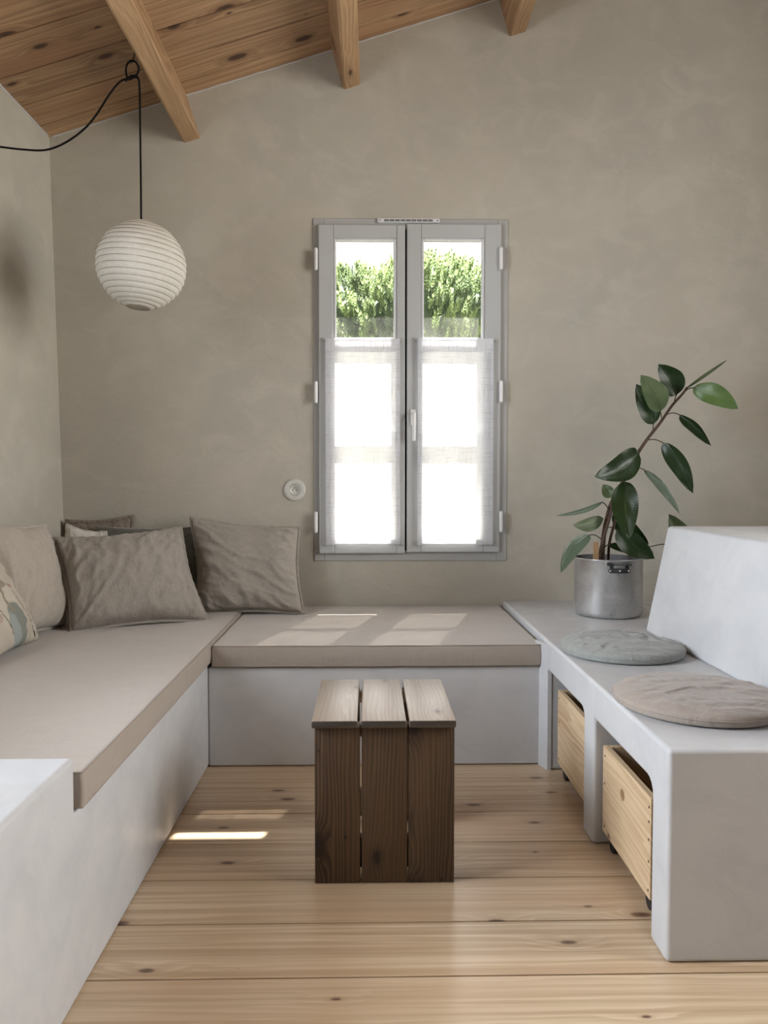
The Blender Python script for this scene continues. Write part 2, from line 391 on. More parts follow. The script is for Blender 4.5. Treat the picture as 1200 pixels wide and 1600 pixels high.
def lathe(prof, n=48, b=None, close=False):
    b = b or bmesh.new(); rings = []
    for r, z in prof:
        if r < 1e-5: rings.append([b.verts.new((0, 0, z))])
        else: rings.append([b.verts.new((r*math.cos(2*math.pi*k/n), r*math.sin(2*math.pi*k/n), z)) for k in range(n)])
    for r0, r1 in zip(rings, rings[1:]):
        for k in range(n):
            a, c = r0[k % len(r0)], r0[(k+1) % len(r0)]; e, f = r1[(k+1) % len(r1)], r1[k % len(r1)]
            vs = [x for i, x in enumerate((a, c, e, f)) if x not in (a, c, e, f)[:i]]
            if len(vs) > 2: b.faces.new(vs)
    bmesh.ops.recalc_face_normals(b, faces=b.faces[:]); return b
def prism(poly, axis, a, c, b=None):
    """extrude a 2D polygon along an axis between a and c; 'X': poly is (y,z); 'Y': poly is (x,z)"""
    b = b or bmesh.new()
    mk = (lambda p, t: (t, p[0], p[1])) if axis == 'X' else ((lambda p, t: (p[0], t, p[1])) if axis == 'Y' else (lambda p, t: (p[0], p[1], t)))
    v0 = [b.verts.new(mk(p, a)) for p in poly]; v1 = [b.verts.new(mk(p, c)) for p in poly]; n = len(poly)
    b.faces.new(v0); b.faces.new(v1[::-1])
    for i in range(n): b.faces.new((v0[i], v0[(i+1) % n], v1[(i+1) % n], v1[i]))
    bmesh.ops.recalc_face_normals(b, faces=b.faces[:]); return b
def bevel_mod(o, w=.01, seg=3, ang=35):
    m = o.modifiers.new('bevel', 'BEVEL'); m.width = w; m.segments = seg; m.limit_method = 'ANGLE'; m.angle_limit = math.radians(ang)
    for p in o.data.polygons: p.use_smooth = True
    m.harden_normals = True
    return o

# ------------------------------------------------------------------ the room
YW = 3.69; YR = -2.0; XL = -1.440; XR = 2.6; OUT = 4.127
pa = P(85, 212, YW); pb = P(770, 0, YW)
SL = (pb.z-pa.z)/(pb.x-pa.x)
def zc(x): return pa.z + (x-pa.x)*SL
def leftwall_x(z): return XL - .055*max(0, z-.85)/1.85     # the old wall leans out a little

# floor: planks laid across the room
fl = empty('floor', kind='structure', label='pale knotty pine plank floor between the benches', cat='floor')
sub = ob('subfloor', boxbm((XL-.3, YR-.2, -.08), (XR+.3, OUT, -.026)), M['dark'], fl)
edges = [2.8-.2*0+.0]
y = 2.797
ys = []
while y < YW+.1: y += .2015
while y > YR-.2: ys.append(y); y -= .2015
random.seed(4)
for y in ys:
    cbox('plank', (XL-.02, y-.2015+.0019, -.025), (XR+.02, min(y, YW+.02)-.0019, random.uniform(-.0004, .0)), M['floor'], fl, .0008)

# back wall with the deep window opening
x0, zt = XZ(489, 341, YW); x1, zb = XZ(791, 876, YW)
HX0, HX1, HZ0, HZ1 = x0+.012, x1-.012, zb+.012, zt-.01
b = bmesh.new()
xa, xb_ = XL-.35, XR+.3
def wallpiece(b, X0, X1, Z0, Z1top, Y0, Y1):
    za = zc(X0)+.12 if Z1top is None else Z1top; zb2 = zc(X1)+.12 if Z1top is None else Z1top
    prism([(X0, Z0), (X1, Z0), (X1, zb2), (X0, za)], 'Y', Y0, Y1, b)
JX0, JX1, JZ1 = HX0, .655, 2.354
wallpiece(b, xa, HX0, -.1, None, YW, OUT); wallpiece(b, HX1, xb_, -.1, None, YW, OUT)
wallpiece(b, HX0, HX1, -.1, HZ0, YW, OUT)
prism([(HX0, HZ1), (HX1, HZ1), (HX1, zc(HX1)+.12), (HX0, zc(HX0)+.12)], 'Y', YW, 3.75, b)
prism([(HX0, JZ1), (HX1, JZ1), (HX1, zc(HX1)+.12), (HX0, zc(HX0)+.12)], 'Y', 3.75, OUT, b)
wall = tag(ob('wall_back', b, M['wall']), 'greige plaster wall around the window', 'wall', kind='structure')

# left wall with its window near the camera (lights the room)
LW = (1.02, 2.18, .98, 2.26)
b = bmesh.new()
prism([(YR-.3, -.1), (YR-.3, zc(XL)+.2), (LW[0], zc(XL)+.2), (LW[0], -.1)], 'X', XL-.3, XL, b)
prism([(LW[1], -.1), (LW[1], 2.9), (OUT-.02, 2.9), (OUT-.02, -.1)], 'X', XL-.3, XL, b)
prism([(LW[0], -.1), (LW[0], LW[2]), (LW[1], LW[2]), (LW[1], -.1)], 'X', XL-.3, XL, b)
prism([(LW[0], LW[3]), (LW[0], 2.9), (LW[1], 2.9), (LW[1], LW[3])], 'X', XL-.3, XL, b)
for v in b.verts:
    if v.co.x > XL-.01 and v.co.z > .85: v.co.x = leftwall_x(v.co.z)
bw = ob('wall_left', b, M['wall']); tag(bw, 'greige plaster wall behind the linen cushions', 'wall', kind='structure')
# right wall with a tall window near the camera
RW = (.65, 2.25, .80, 2.80)
b = bmesh.new(); top = zc(XR)+.3
for poly in ([(YR-.3, -.1), (YR-.3, top), (RW[0], top), (RW[0], -.1)], [(RW[1], -.1), (RW[1], top), (OUT-.02, top), (OUT-.02, -.1)],
             [(RW[0], -.1), (RW[0], RW[2]), (RW[1], RW[2]), (RW[1], -.1)], [(RW[0], RW[3]), (RW[0], top), (RW[1], top), (RW[1], RW[3])]):
    prism(poly, 'X', XR, XR+.3, b)
tag(ob('wall_right', b, M['wall']), 'greige plaster wall on the right', 'wall', kind='structure')
b = bmesh.new(); wallpiece(b, xa, xb_, -.1, None, YR-.3, YR)
tag(ob('wall_rear', b, M['cement']), 'pale cement wall behind the camera', 'wall', kind='structure')  # unseen wall, its cement colour picked to cool the bounced light

# ceiling: pine boards following the roof slope, beams set square to it
ce = empty('ceiling', kind='structure', label='sloping ceiling of brown knotty pine boards', cat='ceiling')
ang = math.atan(SL)
def slope_box(name, y0, y1, t0, t1, mat, parent, x0=-1.85, x1=XR+.35, bev=.002):
    """a board lying on the roof slope; t0/t1 heights above the ceiling face, square to it"""
    L = (x1-x0)/math.cos(ang)
    o = ob(name, boxbm((-L/2, -(y1-y0)/2, 0), (L/2, (y1-y0)/2, t1-t0), bev, 1), mat, parent)
    xm = (x0+x1)/2
    o.location = Vector((xm, (y0+y1)/2, zc(xm))) + Vector((-math.sin(ang), 0, math.cos(ang)))*t0
    o.rotation_euler = (0, -ang, 0); return o
slope_box('roof_deck', YR-.3, OUT+.25, .024, .12, M['dark'], ce, bev=0)
def ceil_y(px, py):            # depth at which a pixel's ray meets the ceiling
    d = FWD*FP + RGT*(px-600) - UPV*(py-800)
    k = (zc(0)-HC)/(d.z-SL*d.x); return d.y*k
joints = [YW+.02, (ceil_y(64, 199)+ceil_y(450, 75))/2, (ceil_y(150, 130)+ceil_y(450, 39))/2, (ceil_y(193, 66)+ceil_y(397, 0))/2, ceil_y(0, 60)]
print('ceiling joints', joints, 'zc0', zc(0), 'SL', SL)
while joints[-1] > YR: joints.append(joints[-1]-random.choice((.2, .215, .205)))
for y1, y0 in zip(joints, joints[1:]):
    slope_box('board', y0+.004, y1-.004, 0, .022, M['ceil'], ce, bev=.001)
def bm_beam(Xl, Zl):
    """bottom-left corner of the beam at the window wall"""
    ex = Vector((math.cos(ang), 0, math.sin(ang))); ez = Vector((-math.sin(ang), 0, math.cos(ang)))
    w = .078; p = Vector((Xl, 0, Zl)); L = YW-YR
    h = ((zc(Xl)-Zl))*math.cos(ang)
    r = random.Random(int(Xl*100)); b = bmesh.new(); n = 26; rings = []
    for i in range(n+1):
        y = -L/2+L*i/n; w2 = w+.003*mn.noise(Vector((y*2, Xl*9, 0))); dz = .003*mn.noise(Vector((y*3, Xl*5, 4)))
        q = [(-.004+.004*mn.noise(Vector((y*2.5, 3, Xl))), 0+dz+.006), (.005, dz), (w2-.006, dz), (w2, dz+.007), (w2, h), (0, h)]
        rings.append([b.verts.new(ex*a+ez*c+Vector((0, y, 0))) for a, c in q])
    for r0, r1 in zip(rings, rings[1:]):
        for k in range(6): b.faces.new((r0[k], r0[(k+1) % 6], r1[(k+1) % 6], r1[k]))
    b.faces.new(rings[0]); b.faces.new(rings[-1][::-1]); bmesh.ops.recalc_face_normals(b, faces=b.faces[:])
    o = ob('ceiling_beam', b, M['beam']); o.location = (Xl, YR+L/2, Zl); shade_auto(o, 30); return o
lab = ['rough pine ceiling beam beside the paper lantern cord, leftmost', 'rough pine ceiling beam ending above the left half of the window',
       'rough pine ceiling beam ending right of the window, rightmost in view', 'rough pine ceiling beam at the top right corner, mostly out of view']
bl = [P(288, 223, YW), P(538, 140.5, YW), P(797, 57, YW)]
bl.append(bl[2]+(bl[2]-bl[1])*1.16)
for p, l in zip(bl, lab): tag(bm_beam(p.x, p.z), l, 'beam', 'ceiling beams running to the window wall')
# ragged plaster line where wall meets boards
b = bmesh.new(); pts = []
for i in range(140):
    x = XL-.04+i*(XR-XL)/139; pts.append((x, YW-.001, zc(x)-.003+.0022*mn.noise(Vector((x*22, 0, 0)))))
tube(pts, .0032, 5, b)
pts = [(leftwall_x(zc(XL))+.0, YW-.02-i*.12, zc(XL-.05)-.004+.002*mn.noise(Vector((i*.9, 5, 0)))) for i in range(40)]
tube(pts, .0035, 5, b)
tag(ob('trim_1', b, M['cement']), 'ragged pale plaster line under the ceiling boards', 'trim', kind='structure')

# ------------------------------------------------------------------ window_1: two sashes, each with three panes
win = empty('window_1', (0, 0, 0), kind='structure', label='tall grey two-sash window with half curtains', cat='window')
def ring_frame(X0, X1, Z0, Z1, wl, wr, wb, wt, Y0, Y1, name, mat, parent, bev=.002):
    b = bmesh.new()
    boxbm((X0, Y0, Z0), (X0+wl, Y1, Z1), bev, 1, b); boxbm((X1-wr, Y0, Z0), (X1, Y1, Z1), bev, 1, b)
    boxbm((X0+wl, Y0+.0004, Z0), (X1-wr, Y1, Z0+wb), bev, 1, b); boxbm((X0+wl, Y0+.0004, Z1-wt), (X1-wr, Y1, Z1), bev, 1, b)
    return ob(name, b, mat, parent)
# fixed frame
ring_frame(x0, x1, zb, zt, .05, .05, .05, .05, 3.684, 3.745, 'window_frame', M['frame_paint'], win, .003)
YS = 3.664   # room face of the sashes
def sash(pxl, pxr, pyt, pyb, gxl, gxr, lab):
    X0, Z1 = XZ(pxl, pyt, YS); X1, Z0 = XZ(pxr, pyb, YS)
    G0, GT = XZ(gxl, 376, YS); G1, GB = XZ(gxr, 526, YS)
    s = ring_frame(X0, X1, Z0, Z1, G0-X0-.014, X1-G1-.014, XZ(0, 851, YS)[1]-Z0, Z1-GT-.014, YS, 3.726, 'sash', M['paint'], win, .004)
    # glazing bars at px rows 527-541 and 690-703
    rows = [(GT, GB), (XZ(0, 536, YS)[1], XZ(0, 681, YS)[1]), (XZ(0, 693, YS)[1], XZ(0, 851, YS)[1]+.003)]
    for (ta, tb) in ((rows[0][1], rows[1][0]), (rows[1][1], rows[2][0])):
        ob('glazing_bar', boxbm((G0-.014, 3.684, tb), (G1+.014, 3.726, ta), .003, 1), M['bead'], s)
    ring_frame(G0-.016, G1+.016, Z0+.045, GT+.016, .016, .016, .01, .016, YS+.006, YS+.03, 'glazing_bead', M['bead'], s, .004)
    ring_frame(G0-.010, G1+.010, Z0+.05, GT+.010, .010, .010, .01, .010, YS+.001, YS+.02, 'glazing_bead', M['bead'], s, .0035)
    for i, (t_, b_) in enumerate(rows):
        pn = ob('pane', boxbm((G0-.012, 3.706, b_-.004), (G1+.012, 3.709, t_+.004)), M['glass'], s)
    # rail joints scored in the stiles
    for xx in (G0-.022, G1+.020):
        for z_a, z_b in ((GT+.017, Z1-.002), (Z0+.002, XZ(0, 853, YS)[1])):
            ob('rail_joint', boxbm((xx, YS-.0004, z_a), (xx+.0012, YS+.002, z_b)), M['frame_paint'], s)
    return s, X0, X1
sl = sash(497, 632.5, 350, 865, 525, 615, '')
sr = sash(636, 780.5, 349, 863, 662.5, 752.5, '')
# black strip painted as the shade in the gap between the sashes
xg0, _ = XZ(632, 0, YS); xg1, _ = XZ(636.5, 0, YS)
ob('sash_gap_shade', boxbm((xg0, 3.69, zb+.05), (xg1, 3.73, zt-.05)), M['dark'], win)
# hinges
def hinge(px, py0, py1, par):
    X, Z1 = XZ(px, py0, 3.65); _, Z0 = XZ(px, py1, 3.65)
    b = cyl(.0085, (X, 3.657, Z0), (X, 3.657, Z1), 16)
    cyl(.006, (X, 3.657, Z1), (X, 3.657, Z1+.004), 12, b); cyl(.006, (X, 3.657, Z0-.004), (X, 3.657, Z0), 12, b)
    boxbm((X-.004, 3.66, Z0+.004), (X+.004, 3.688, Z1-.004), 0, 1, b)
    shade_auto(ob('hinge', b, M['white_metal'], par))
for px, rows in ((493.5, ((388, 420), (597, 628), (801, 831))), (783.5, ((387, 419), (596, 627), (800, 830)))):
    for a, c in rows: hinge(px, a, c, win)
# handle on the right sash
hx, hz1 = XZ(646, 641, YS); _, hzp = XZ(646, 661, YS); _, hz0 = XZ(646, 689, YS)
h = ob('window_handle', boxbm((hx-.0135, YS-.009, hzp-.012), (hx+.0135, YS+.001, hz1+.004), .006, 3), M['white_metal'], win); shade_auto(h)
b = cyl(.0085, (hx, YS-.035, hz1-.022), (hx, YS, hz1-.022), 16)
tube(smoothpts([(hx, YS-.022, hz1-.016), (hx, YS-.036, hz1-.030), (hx, YS-.040, hz1-.07), (hx, YS-.038, hz0-.002)], 5), [.0095]*6+[.0082]*10, 12, b)
ob('lever', b, M['white_metal'], h, True)
# trickle vent above the sashes
vx0, vz1 = XZ(590, 341.5, 3.68); vx1, vz0 = XZ(687, 348.5, 3.68)
vent = ob('trickle_vent', boxbm((vx0, 3.674, vz0), (vx1, 3.686, vz1), .002, 2), M['bead'], win)
for i in range(9):
    xs = vx0+.030+i*(vx1-vx0-.06)/9
    ob('slot', boxbm((xs, 3.6735, vz0+.005), (xs+.023, 3.675, vz1-.005)), M['hook'], vent)
    ob('louver', boxbm((xs, 3.6728, (vz0+vz1)/2-.0012), (xs+.023, 3.6745, (vz0+vz1)/2+.0012)), M['frame_paint'], vent)
for xs in (vx0+.010, vx1-.010): ob('screw', cyl(.003, (xs, 3.6725, (vz0+vz1)/2), (xs, 3.675, (vz0+vz1)/2), 10), M['screw'], vent)
# outside sill
ob('outer_sill', boxbm((HX0-.04, 3.74, zb-.03), (HX1+.04, OUT+.04, zb+.02), .004, 1), M['outer'], win)

# curtains: top-level, hung on small rods fixed to each sash
def curtain(pl, pr, lab, side):
    X0, ZT = XZ(pl, 530, 3.645); X1, ZB = XZ(pr, 850, 3.645)
    root = empty('half_curtain', ((X0+X1)/2, 3.65, ZB), label=lab, cat='curtain', group='sheer half curtains on the window')
    c = Vector(root.location)
    b = bmesh.new(); nx, nz = 60, 70; V = []
    for j in range(nz+1):
        v = j/nz; row = []
        for i in range(nx+1):
            u = i/nx; e = .0035*(1-abs(2*v-1)**3)
            xx = X0+.004+(X1-X0-.008)*u + (.0025*mn.noise(Vector((v*5, u*2, side))) - (.003 if u < .5 else -.003)*math.sin(math.pi*v)*-1)
            yy = 3.648 + .0035*mn.noise(Vector((u*5, v*2.2, side*3))) + .0012*math.sin(u*38+2*v)*(.4+.6*abs(2*v-1))
            row.append(b.verts.new(Vector((xx, yy, ZB+(ZT-ZB)*v))-c))
        V.append(row)
    for j in range(nz):
        for i in range(nx): b.faces.new((V[j][i], V[j][i+1], V[j+1][i+1], V[j+1][i]))
    o = ob('panel', b, M['curtain'], root, True)
    # hems: a second layer round the edges; top one made deeper to block sun
    for nm, lo, hi in (('hem', (X0+.004, ZB), (X0+.020, ZT)), ('hem', (X1-.020, ZB), (X1-.004, ZT)), ('hem', (X0+.004, ZT-.060), (X1-.004, ZT+.004)), ('hem', (X0+.004, ZB-.004), (X1-.004, ZB+.020))):
        b = bmesh.new(); n = 24; vert = (hi[1]-lo[1]) > (hi[0]-lo[0]); R = []
        for i in range(n+1):
            t = i/n
            if vert: pts = [(lo[0], lo[1]+(hi[1]-lo[1])*t), (hi[0], lo[1]+(hi[1]-lo[1])*t)]
            else: pts = [(lo[0]+(hi[0]-lo[0])*t, lo[1]), (lo[0]+(hi[0]-lo[0])*t, hi[1])]
            R.append([b.verts.new(Vector((p[0], 3.6435+.0006*math.sin(i*1.3), p[1]))-c) for p in pts])
        for r0, r1 in zip(R, R[1:]): b.faces.new((r0[0], r1[0], r1[1], r0[1]))
        ob(nm, b, M['hem'] if nm == 'hem' and hi[1]-lo[1] > .05 and hi[0]-lo[0] > .1 else M['curtain'], root, True)
    for zz, nm in ((ZT, 'rod'), (ZB, 'rod')):
        bx = cyl(.0028, Vector((X0-.004, 3.6475, zz))-c, Vector((X1+.004, 3.6475, zz))-c, 10)
        for xx in (X0-.006, X1+.006):
            cyl(.004, Vector((xx, 3.6475, zz))-c, Vector((xx, 3.666, zz))-c, 8, bx)
            boxbm(Vector((xx-.004, 3.657, zz-.009))-c, Vector((xx+.004, 3.665, zz+.009))-c, .001, 1, bx)
        ob(nm, bx, M['rod'], root)
curtain(507, 626, 'sheer white linen half curtain on the left window sash', 1)
curtain(651.5, 771, 'sheer white linen half curtain on the right window sash, beside the handle', 2)

# side windows (outside the frame, they bring in the daylight)
def side_window(name, X, Y0, Y1, Z0, Z1, lab):
    w = empty(name, kind='structure', label=lab, cat='window')
    b = bmesh.new(); t = .055
    for lo, hi in (((X, Y0, Z0), (X+.06, Y0+t, Z1)), ((X, Y1-t, Z0), (X+.06, Y1, Z1)), ((X, Y0+t, Z0), (X+.06, Y1-t, Z0+t)), ((X, Y0+t, Z1-t), (X+.06, Y1-t, Z1)),
                   ((X, (Y0+Y1)/2-.03, Z0+t), (X+.06, (Y0+Y1)/2+.03, Z1-t))): boxbm(lo, hi, .003, 1, b)
    ob('window_frame', b, M['paint'], w)
    for a, c in ((Y0+t, (Y0+Y1)/2-.03), ((Y0+Y1)/2+.03, Y1-t)):
        ob('pane', boxbm((X+.028, a, Z0+t), (X+.032, c, Z1-t)), M['glass_clean'], w)
side_window('window_2', XR+.08, RW[0], RW[1], RW[2], RW[3], 'tall window in the right wall, out of view')
side_window('window_3', XL-.16, LW[0], LW[1], LW[2], LW[3], 'window in the left wall, out of view')

# ------------------------------------------------------------------ masonry benches
XB = .645                      # front plane of the right bench
b = bmesh.new()
def arc(cy, cz, r, a0, a1, n=4): return [(cy+r*math.cos(math.radians(a0+(a1-a0)*i/n)), cz+r*math.sin(math.radians(a0+(a1-a0)*i/n))) for i in range(n+1)]
HB = .4725; HO = .366
prof = [(1.62, 0), (1.62, HB), (YW-.001, HB), (YW-.001, 0), (2.745, 0)] + arc(2.745-.012, HO-.012, .012, 0, 90, 3) \
     + arc(2.274+.03, HO-.03, .03, 90, 180) + [(2.274, 0), (2.172, 0)] + arc(2.172-.012, HO-.012, .012, 0, 90, 3) + arc(1.716+.035, HO-.035, .035, 90, 180) + [(1.716, 0)]
prism(prof, 'X', XB, 1.3, b)
boxbm((1.3, 1.62, 0), (1.78, YW-.001, HB), 0, 1, b)
rb = ob('masonry_bench', b, M['cement']); bevel_mod(rb, .011, 3)
tag(rb, 'pale cement bench on the right with two crate openings under its seat', 'bench', 'built-in cement benches')
# sloping backrest block standing on it
q0 = P(1008, 990, 2.92); q1 = P(1043, 822, 2.92)
b = bmesh.new()
xbt, xtp, ztp = q0.x, q1.x, q1.z
vs = [[(xbt, y, HB), (1.78, y, HB), (1.78, y, ztp), (xtp, y, ztp)] for y in (1.62, 2.92)]
A = [b.verts.new(v) for v in vs[0]]; B_ = [b.verts.new(v) for v in vs[1]]
b.faces.new(A); b.faces.new(B_[::-1])
for i in range(4): b.faces.new((A[i], A[(i+1) % 4], B_[(i+1) % 4], B_[i]))
bmesh.ops.recalc_face_normals(b, faces=b.faces[:])
bk = ob('backrest', b, M['cement'], rb); bevel_mod(bk, .012, 3); bk['label'] = 'white sloping cement backrest'
# chamfered inner corner post between back and right bench
b = prism([(.618, 2.83), (.622, 2.81), (.646, 2.742), (.66, 2.742), (.66, 2.83)], 'Z', 0, HB-.012)
ob('corner_fillet', b, M['cement'], rb)

LX = -.592                    # front plane of the left bench
# back bench
BY = 2.798; BZ = .370
b = bmesh.new()
boxbm((LX+.0005, BY, 0), (XB-.0005, YW-.001, BZ), 0, 1, b)
bb = ob('masonry_bench', b, M['cement']); bevel_mod(bb, .008, 2)
tag(bb, 'pale cement bench under the window carrying the short seat cushion', 'bench', 'built-in cement benches')
# left bench, with raised block nearest the camera
AY = 1.534; AZ = .497; LZ = .385
b = prism([(-.4, 0), (-.4, AZ), (AY, AZ), (AY, LZ), (YW-.001, LZ), (YW-.001, 0)], 'X', XL+.002, LX)
lb = ob('masonry_bench', b, M['cement']); bevel_mod(lb, .012, 3)
tag(lb, 'pale cement bench on the left with a raised flat end block', 'bench', 'built-in cement benches')

# seat cushions
def seat_cushion(lab, X0, X1, Y0, Y1, Z0, Z1, name='seat_cushion', seams='x'):
    root = empty(name, ((X0+X1)/2, (Y0+Y1)/2, Z0), label=lab, cat='cushion', group='fitted taupe seat cushions')
    c = Vector(root.location); b = bmesh.new()
    nx = int((X1-X0)/.03); ny = int((Y1-Y0)/.03); nz = 3
    def pos(u, v, w):
        x = X0+(X1-X0)*u; y = Y0+(Y1-Y0)*v; z = Z0+(Z1-Z0)*w
        e = 4*u*(1-u); f = 4*v*(1-v)
        if w == 1: z += .004*min(1, e*3)*min(1, f*3)+.0016*mn.noise(Vector((x*3, y*3, 0)))+.0015*mn.noise(Vector((x*9, y*9, 0)))
        bulge = .004*math.sin(math.pi*w)
        if u == 1: x += bulge+.0015*mn.noise(Vector((y*6, z*9, 1)))
        if v == 0: y -= bulge+.0015*mn.noise(Vector((x*6, z*9, 1)))
        if w in (0, 1) and (v == 0 or u == 1): z += .0012*mn.noise(Vector((x*7, y*7, 5)))
        return Vector((x, y, z))-c
    vd = {}
    def V(i, j, k):
        key = (i, j, k)
        if key not in vd: vd[key] = b.verts.new(pos(i/nx, j/ny, k/nz))
        return vd[key]
    for i in range(nx):
        for j in range(ny):
            b.faces.new((V(i, j, nz), V(i+1, j, nz), V(i+1, j+1, nz), V(i, j+1, nz))); b.faces.new((V(i, j, 0), V(i, j+1, 0), V(i+1, j+1, 0), V(i+1, j, 0)))
    for k in range(nz):
        for i in range(nx):
            b.faces.new((V(i, 0, k), V(i+1, 0, k), V(i+1, 0, k+1), V(i, 0, k+1))); b.faces.new((V(i, ny, k), V(i, ny, k+1), V(i+1, ny, k+1), V(i+1, ny, k)))
        for j in range(ny):
            b.faces.new((V(nx, j, k), V(nx, j+1, k), V(nx, j+1, k+1), V(nx, j, k+1))); b.faces.new((V(0, j, k), V(0, j, k+1), V(0, j+1, k+1), V(0, j+1, k)))
    uv = b.loops.layers.uv.new('UVMap')
    for f in b.faces:
        for l in f.loops:
            n = f.normal; co = l.vert.co
            l[uv].uv = (co.x, co.y) if abs(f.calc_center_median().z-(Z1-Z0)) < .02 and abs(f.normal.z) >= 0 and l.vert.co.z > (Z1-Z0)*.9 else (co.x+co.y, co.z)
    o = ob('cover', b, M['cover'], root); bevel_mod(o, .007, 3, 50)
    for z in (Z1-.001, Z0+.004):
        loop = []; n = 60
        for i in range(n+1): loop.append(Vector((X0+.004+(X1-X0-.006)*i/n, Y0+.001, z+.0012*mn.noise(Vector(((X0+(X1-X0)*i/n)*7, Y0*7, 5)))))-c)
        for i in range(1, n+1): loop.append(Vector((X1-.001, Y0+.002+(Y1-Y0-.004)*i/n, z+.0012*mn.noise(Vector((X1*7, (Y0+(Y1-Y0)*i/n)*7, 5)))))-c)
        ob('piping', tube(loop, .0022, 6), M['piping'], root, True)
seat_cushion('long taupe seat cushion on the left bench', XL+.004, LX+.012, AY+.006, YW-.01, LZ+.001, .463)
seat_cushion('short taupe seat cushion on the bench under the window', LX+.016, .630, 2.786, YW-.008, BZ+.001, .450)

# ------------------------------------------------------------------ throw cushions
def throw(name, lab, corners, thick, mat, seed, flange=True, wr=.007, wdir=60, group='throw cushions in the bench corner', back=.8, fold=None, N=56):
    BL, BR, TR, TL = [Vector((max(c[0], XL+.02), c[1], c[2])) for c in corners]
    base = (BL+BR)/2; root = empty(name, base, label=lab, cat='cushion', group=group)
    nrm = (BR-BL).cross(TL-BL).normalized()           # towards the viewer
    if nrm.y > 0 and abs(nrm.y) > .3: nrm = -nrm
    W = ((BR-BL).length+(TR-TL).length)/2; H = ((TL-BL).length+(TR-BR).length)/2
    ca, sa = math.cos(math.radians(wdir)), math.sin(math.radians(wdir))
    b = bmesh.new(); uvl = b.loops.layers.uv.new('UVMap'); F, K, uvs = {}, {}, {}
    def surf(s, t):
        s2 = s*(1-.075*max(0, 1-t*t)**1.5); t2 = t*(1-.075*max(0, 1-s*s)**1.5)
        u, v = (s2+1)/2, (t2+1)/2
        p = BL*(1-u)*(1-v)+BR*u*(1-v)+TR*u*v+TL*(1-u)*v
        return p + nrm*.010*mn.noise(Vector((s*1.7, t*1.7, seed)))*1.0
    for i in range(N+1):
        for j in range(N+1):
            s, t = math.sin((i/N-.5)*math.pi*.999), math.sin((j/N-.5)*math.pi*.999)
            s = .65*s+.35*(2*i/N-1); t = .65*t+.35*(2*j/N-1)
            env = max(0, (1-s*s))**.5*max(0, (1-t*t))**.5
            env = env**.75
            h = thick/2*env*(1+.18*(-t))
            a, c = s*ca+t*sa, -s*sa+t*ca
            q = Vector((a*1.1, c*4.2, seed*1.7)); q2 = q+Vector((0, 1.1*mn.noise(Vector((s*1.6, t*1.6, seed+9))), 0))
            rid = (1-abs(mn.noise(q2)*2.2))**2 if abs(mn.noise(q2)*2.2) < 1 else 0
            rid2 = max(0, 1-abs(mn.noise(Vector((a*2.4, c*8.5, seed+3)))*2.6))**2
            # puckers running in from the seams
            pk = math.sin(9*t+seed)*mn.noise(Vector((s*2, t*9, seed)))*abs(s)**3+mn.noise(Vector((s*9, t*2, seed)))*abs(t)**3
            hw = wr*(rid*1.0+rid2*.55-.5)*min(1, env*2.2)+.006*pk*min(1, env*4)
            p = surf(s, t); e = (i in (0, N)) or (j in (0, N))
            zmin = BL.z*(1-(s+1)/2)+BR.z*(s+1)/2-.0035
            def lay(q): return Vector((q.x, q.y, max(q.z, zmin)))
            F[i, j] = b.verts.new(lay(p+nrm*(0 if e else h+hw))-base)
            K[i, j] = F[i, j] if e else b.verts.new(lay(p-nrm*(h*back))-base)
            uvs[i, j] = ((s+1)/2, (t+1)/2)
    for i in range(N):
        for j in range(N):
            for G, order in ((F, ((i, j), (i+1, j), (i+1, j+1), (i, j+1))), (K, ((i, j), (i, j+1), (i+1, j+1), (i+1, j)))):
                f = b.faces.new([G[o] for o in order])
                for l, o in zip(f.loops, order): l[uvl].uv = uvs[o]
    bmesh.ops.recalc_face_normals(b, faces=b.faces[:])
    ob('cover', b, mat, root, True)
    if flange:
        b = bmesh.new(); uvl = b.loops.layers.uv.new('UVMap'); ring = []; n = 40
        side = [(-1+2*k/n, -1) for k in range(n)]+[(1, -1+2*k/n) for k in range(n)]+[(1-2*k/n, 1) for k in range(n)]+[(-1, 1-2*k/n) for k in range(n)]
        for k, (s, t) in enumerate(side):
            p = surf(s, t); m = (surf(0, 0)-p).normalized()
            fw = .0105*(flange if flange is not True else 1)
            wav = nrm*(.0035*math.sin(k*1.9+seed)+.006*mn.noise(Vector((k*.23, seed, 0))))
            d = -(m); 
            # outward, square to the side
            if abs(s) >= abs(t): o2 = (surf(s*1.05, t)-p)
            else: o2 = (surf(s, t*1.05)-p)
            cn = abs(s) > .97 and abs(t) > .97
            o2 = d if cn else (o2-nrm*o2.dot(nrm)).normalized()
            pi = p+m*.004
            po = p+o2*fw*(1.5 if cn else 1)+wav
            if po.z < min(BL.z, BR.z)-.003: po.z = min(BL.z, BR.z)-.003
            ring.append((b.verts.new(pi+nrm*.0022-base), b.verts.new(po+nrm*.0022-base), b.verts.new(po-nrm*.0022-base), b.verts.new(pi-nrm*.0022-base)))
        L = len(ring)
        for k in range(L):
            r0, r1 = ring[k], ring[(k+1) % L]
            for a in range(4): 
                f = b.faces.new((r0[a], r1[a], r1[(a+1) % 4], r0[(a+1) % 4]))
                for l, uvv in zip(f.loops, ((k/L*4, a/4*.1), ((k+1)/L*4, a/4*.1), ((k+1)/L*4, (a+1)/4*.1), (k/L*4, (a+1)/4*.1))): l[uvl].uv = uvv
        bmesh.ops.recalc_face_normals(b, faces=b.faces[:])
        ob('flange', b, mat, root, True)
    return root
Z = .468
def onseat(px, Y, z=Z):        # point on a seat at this column and depth
    x = P(px, 900, Y).x; return Vector((x, Y, z))
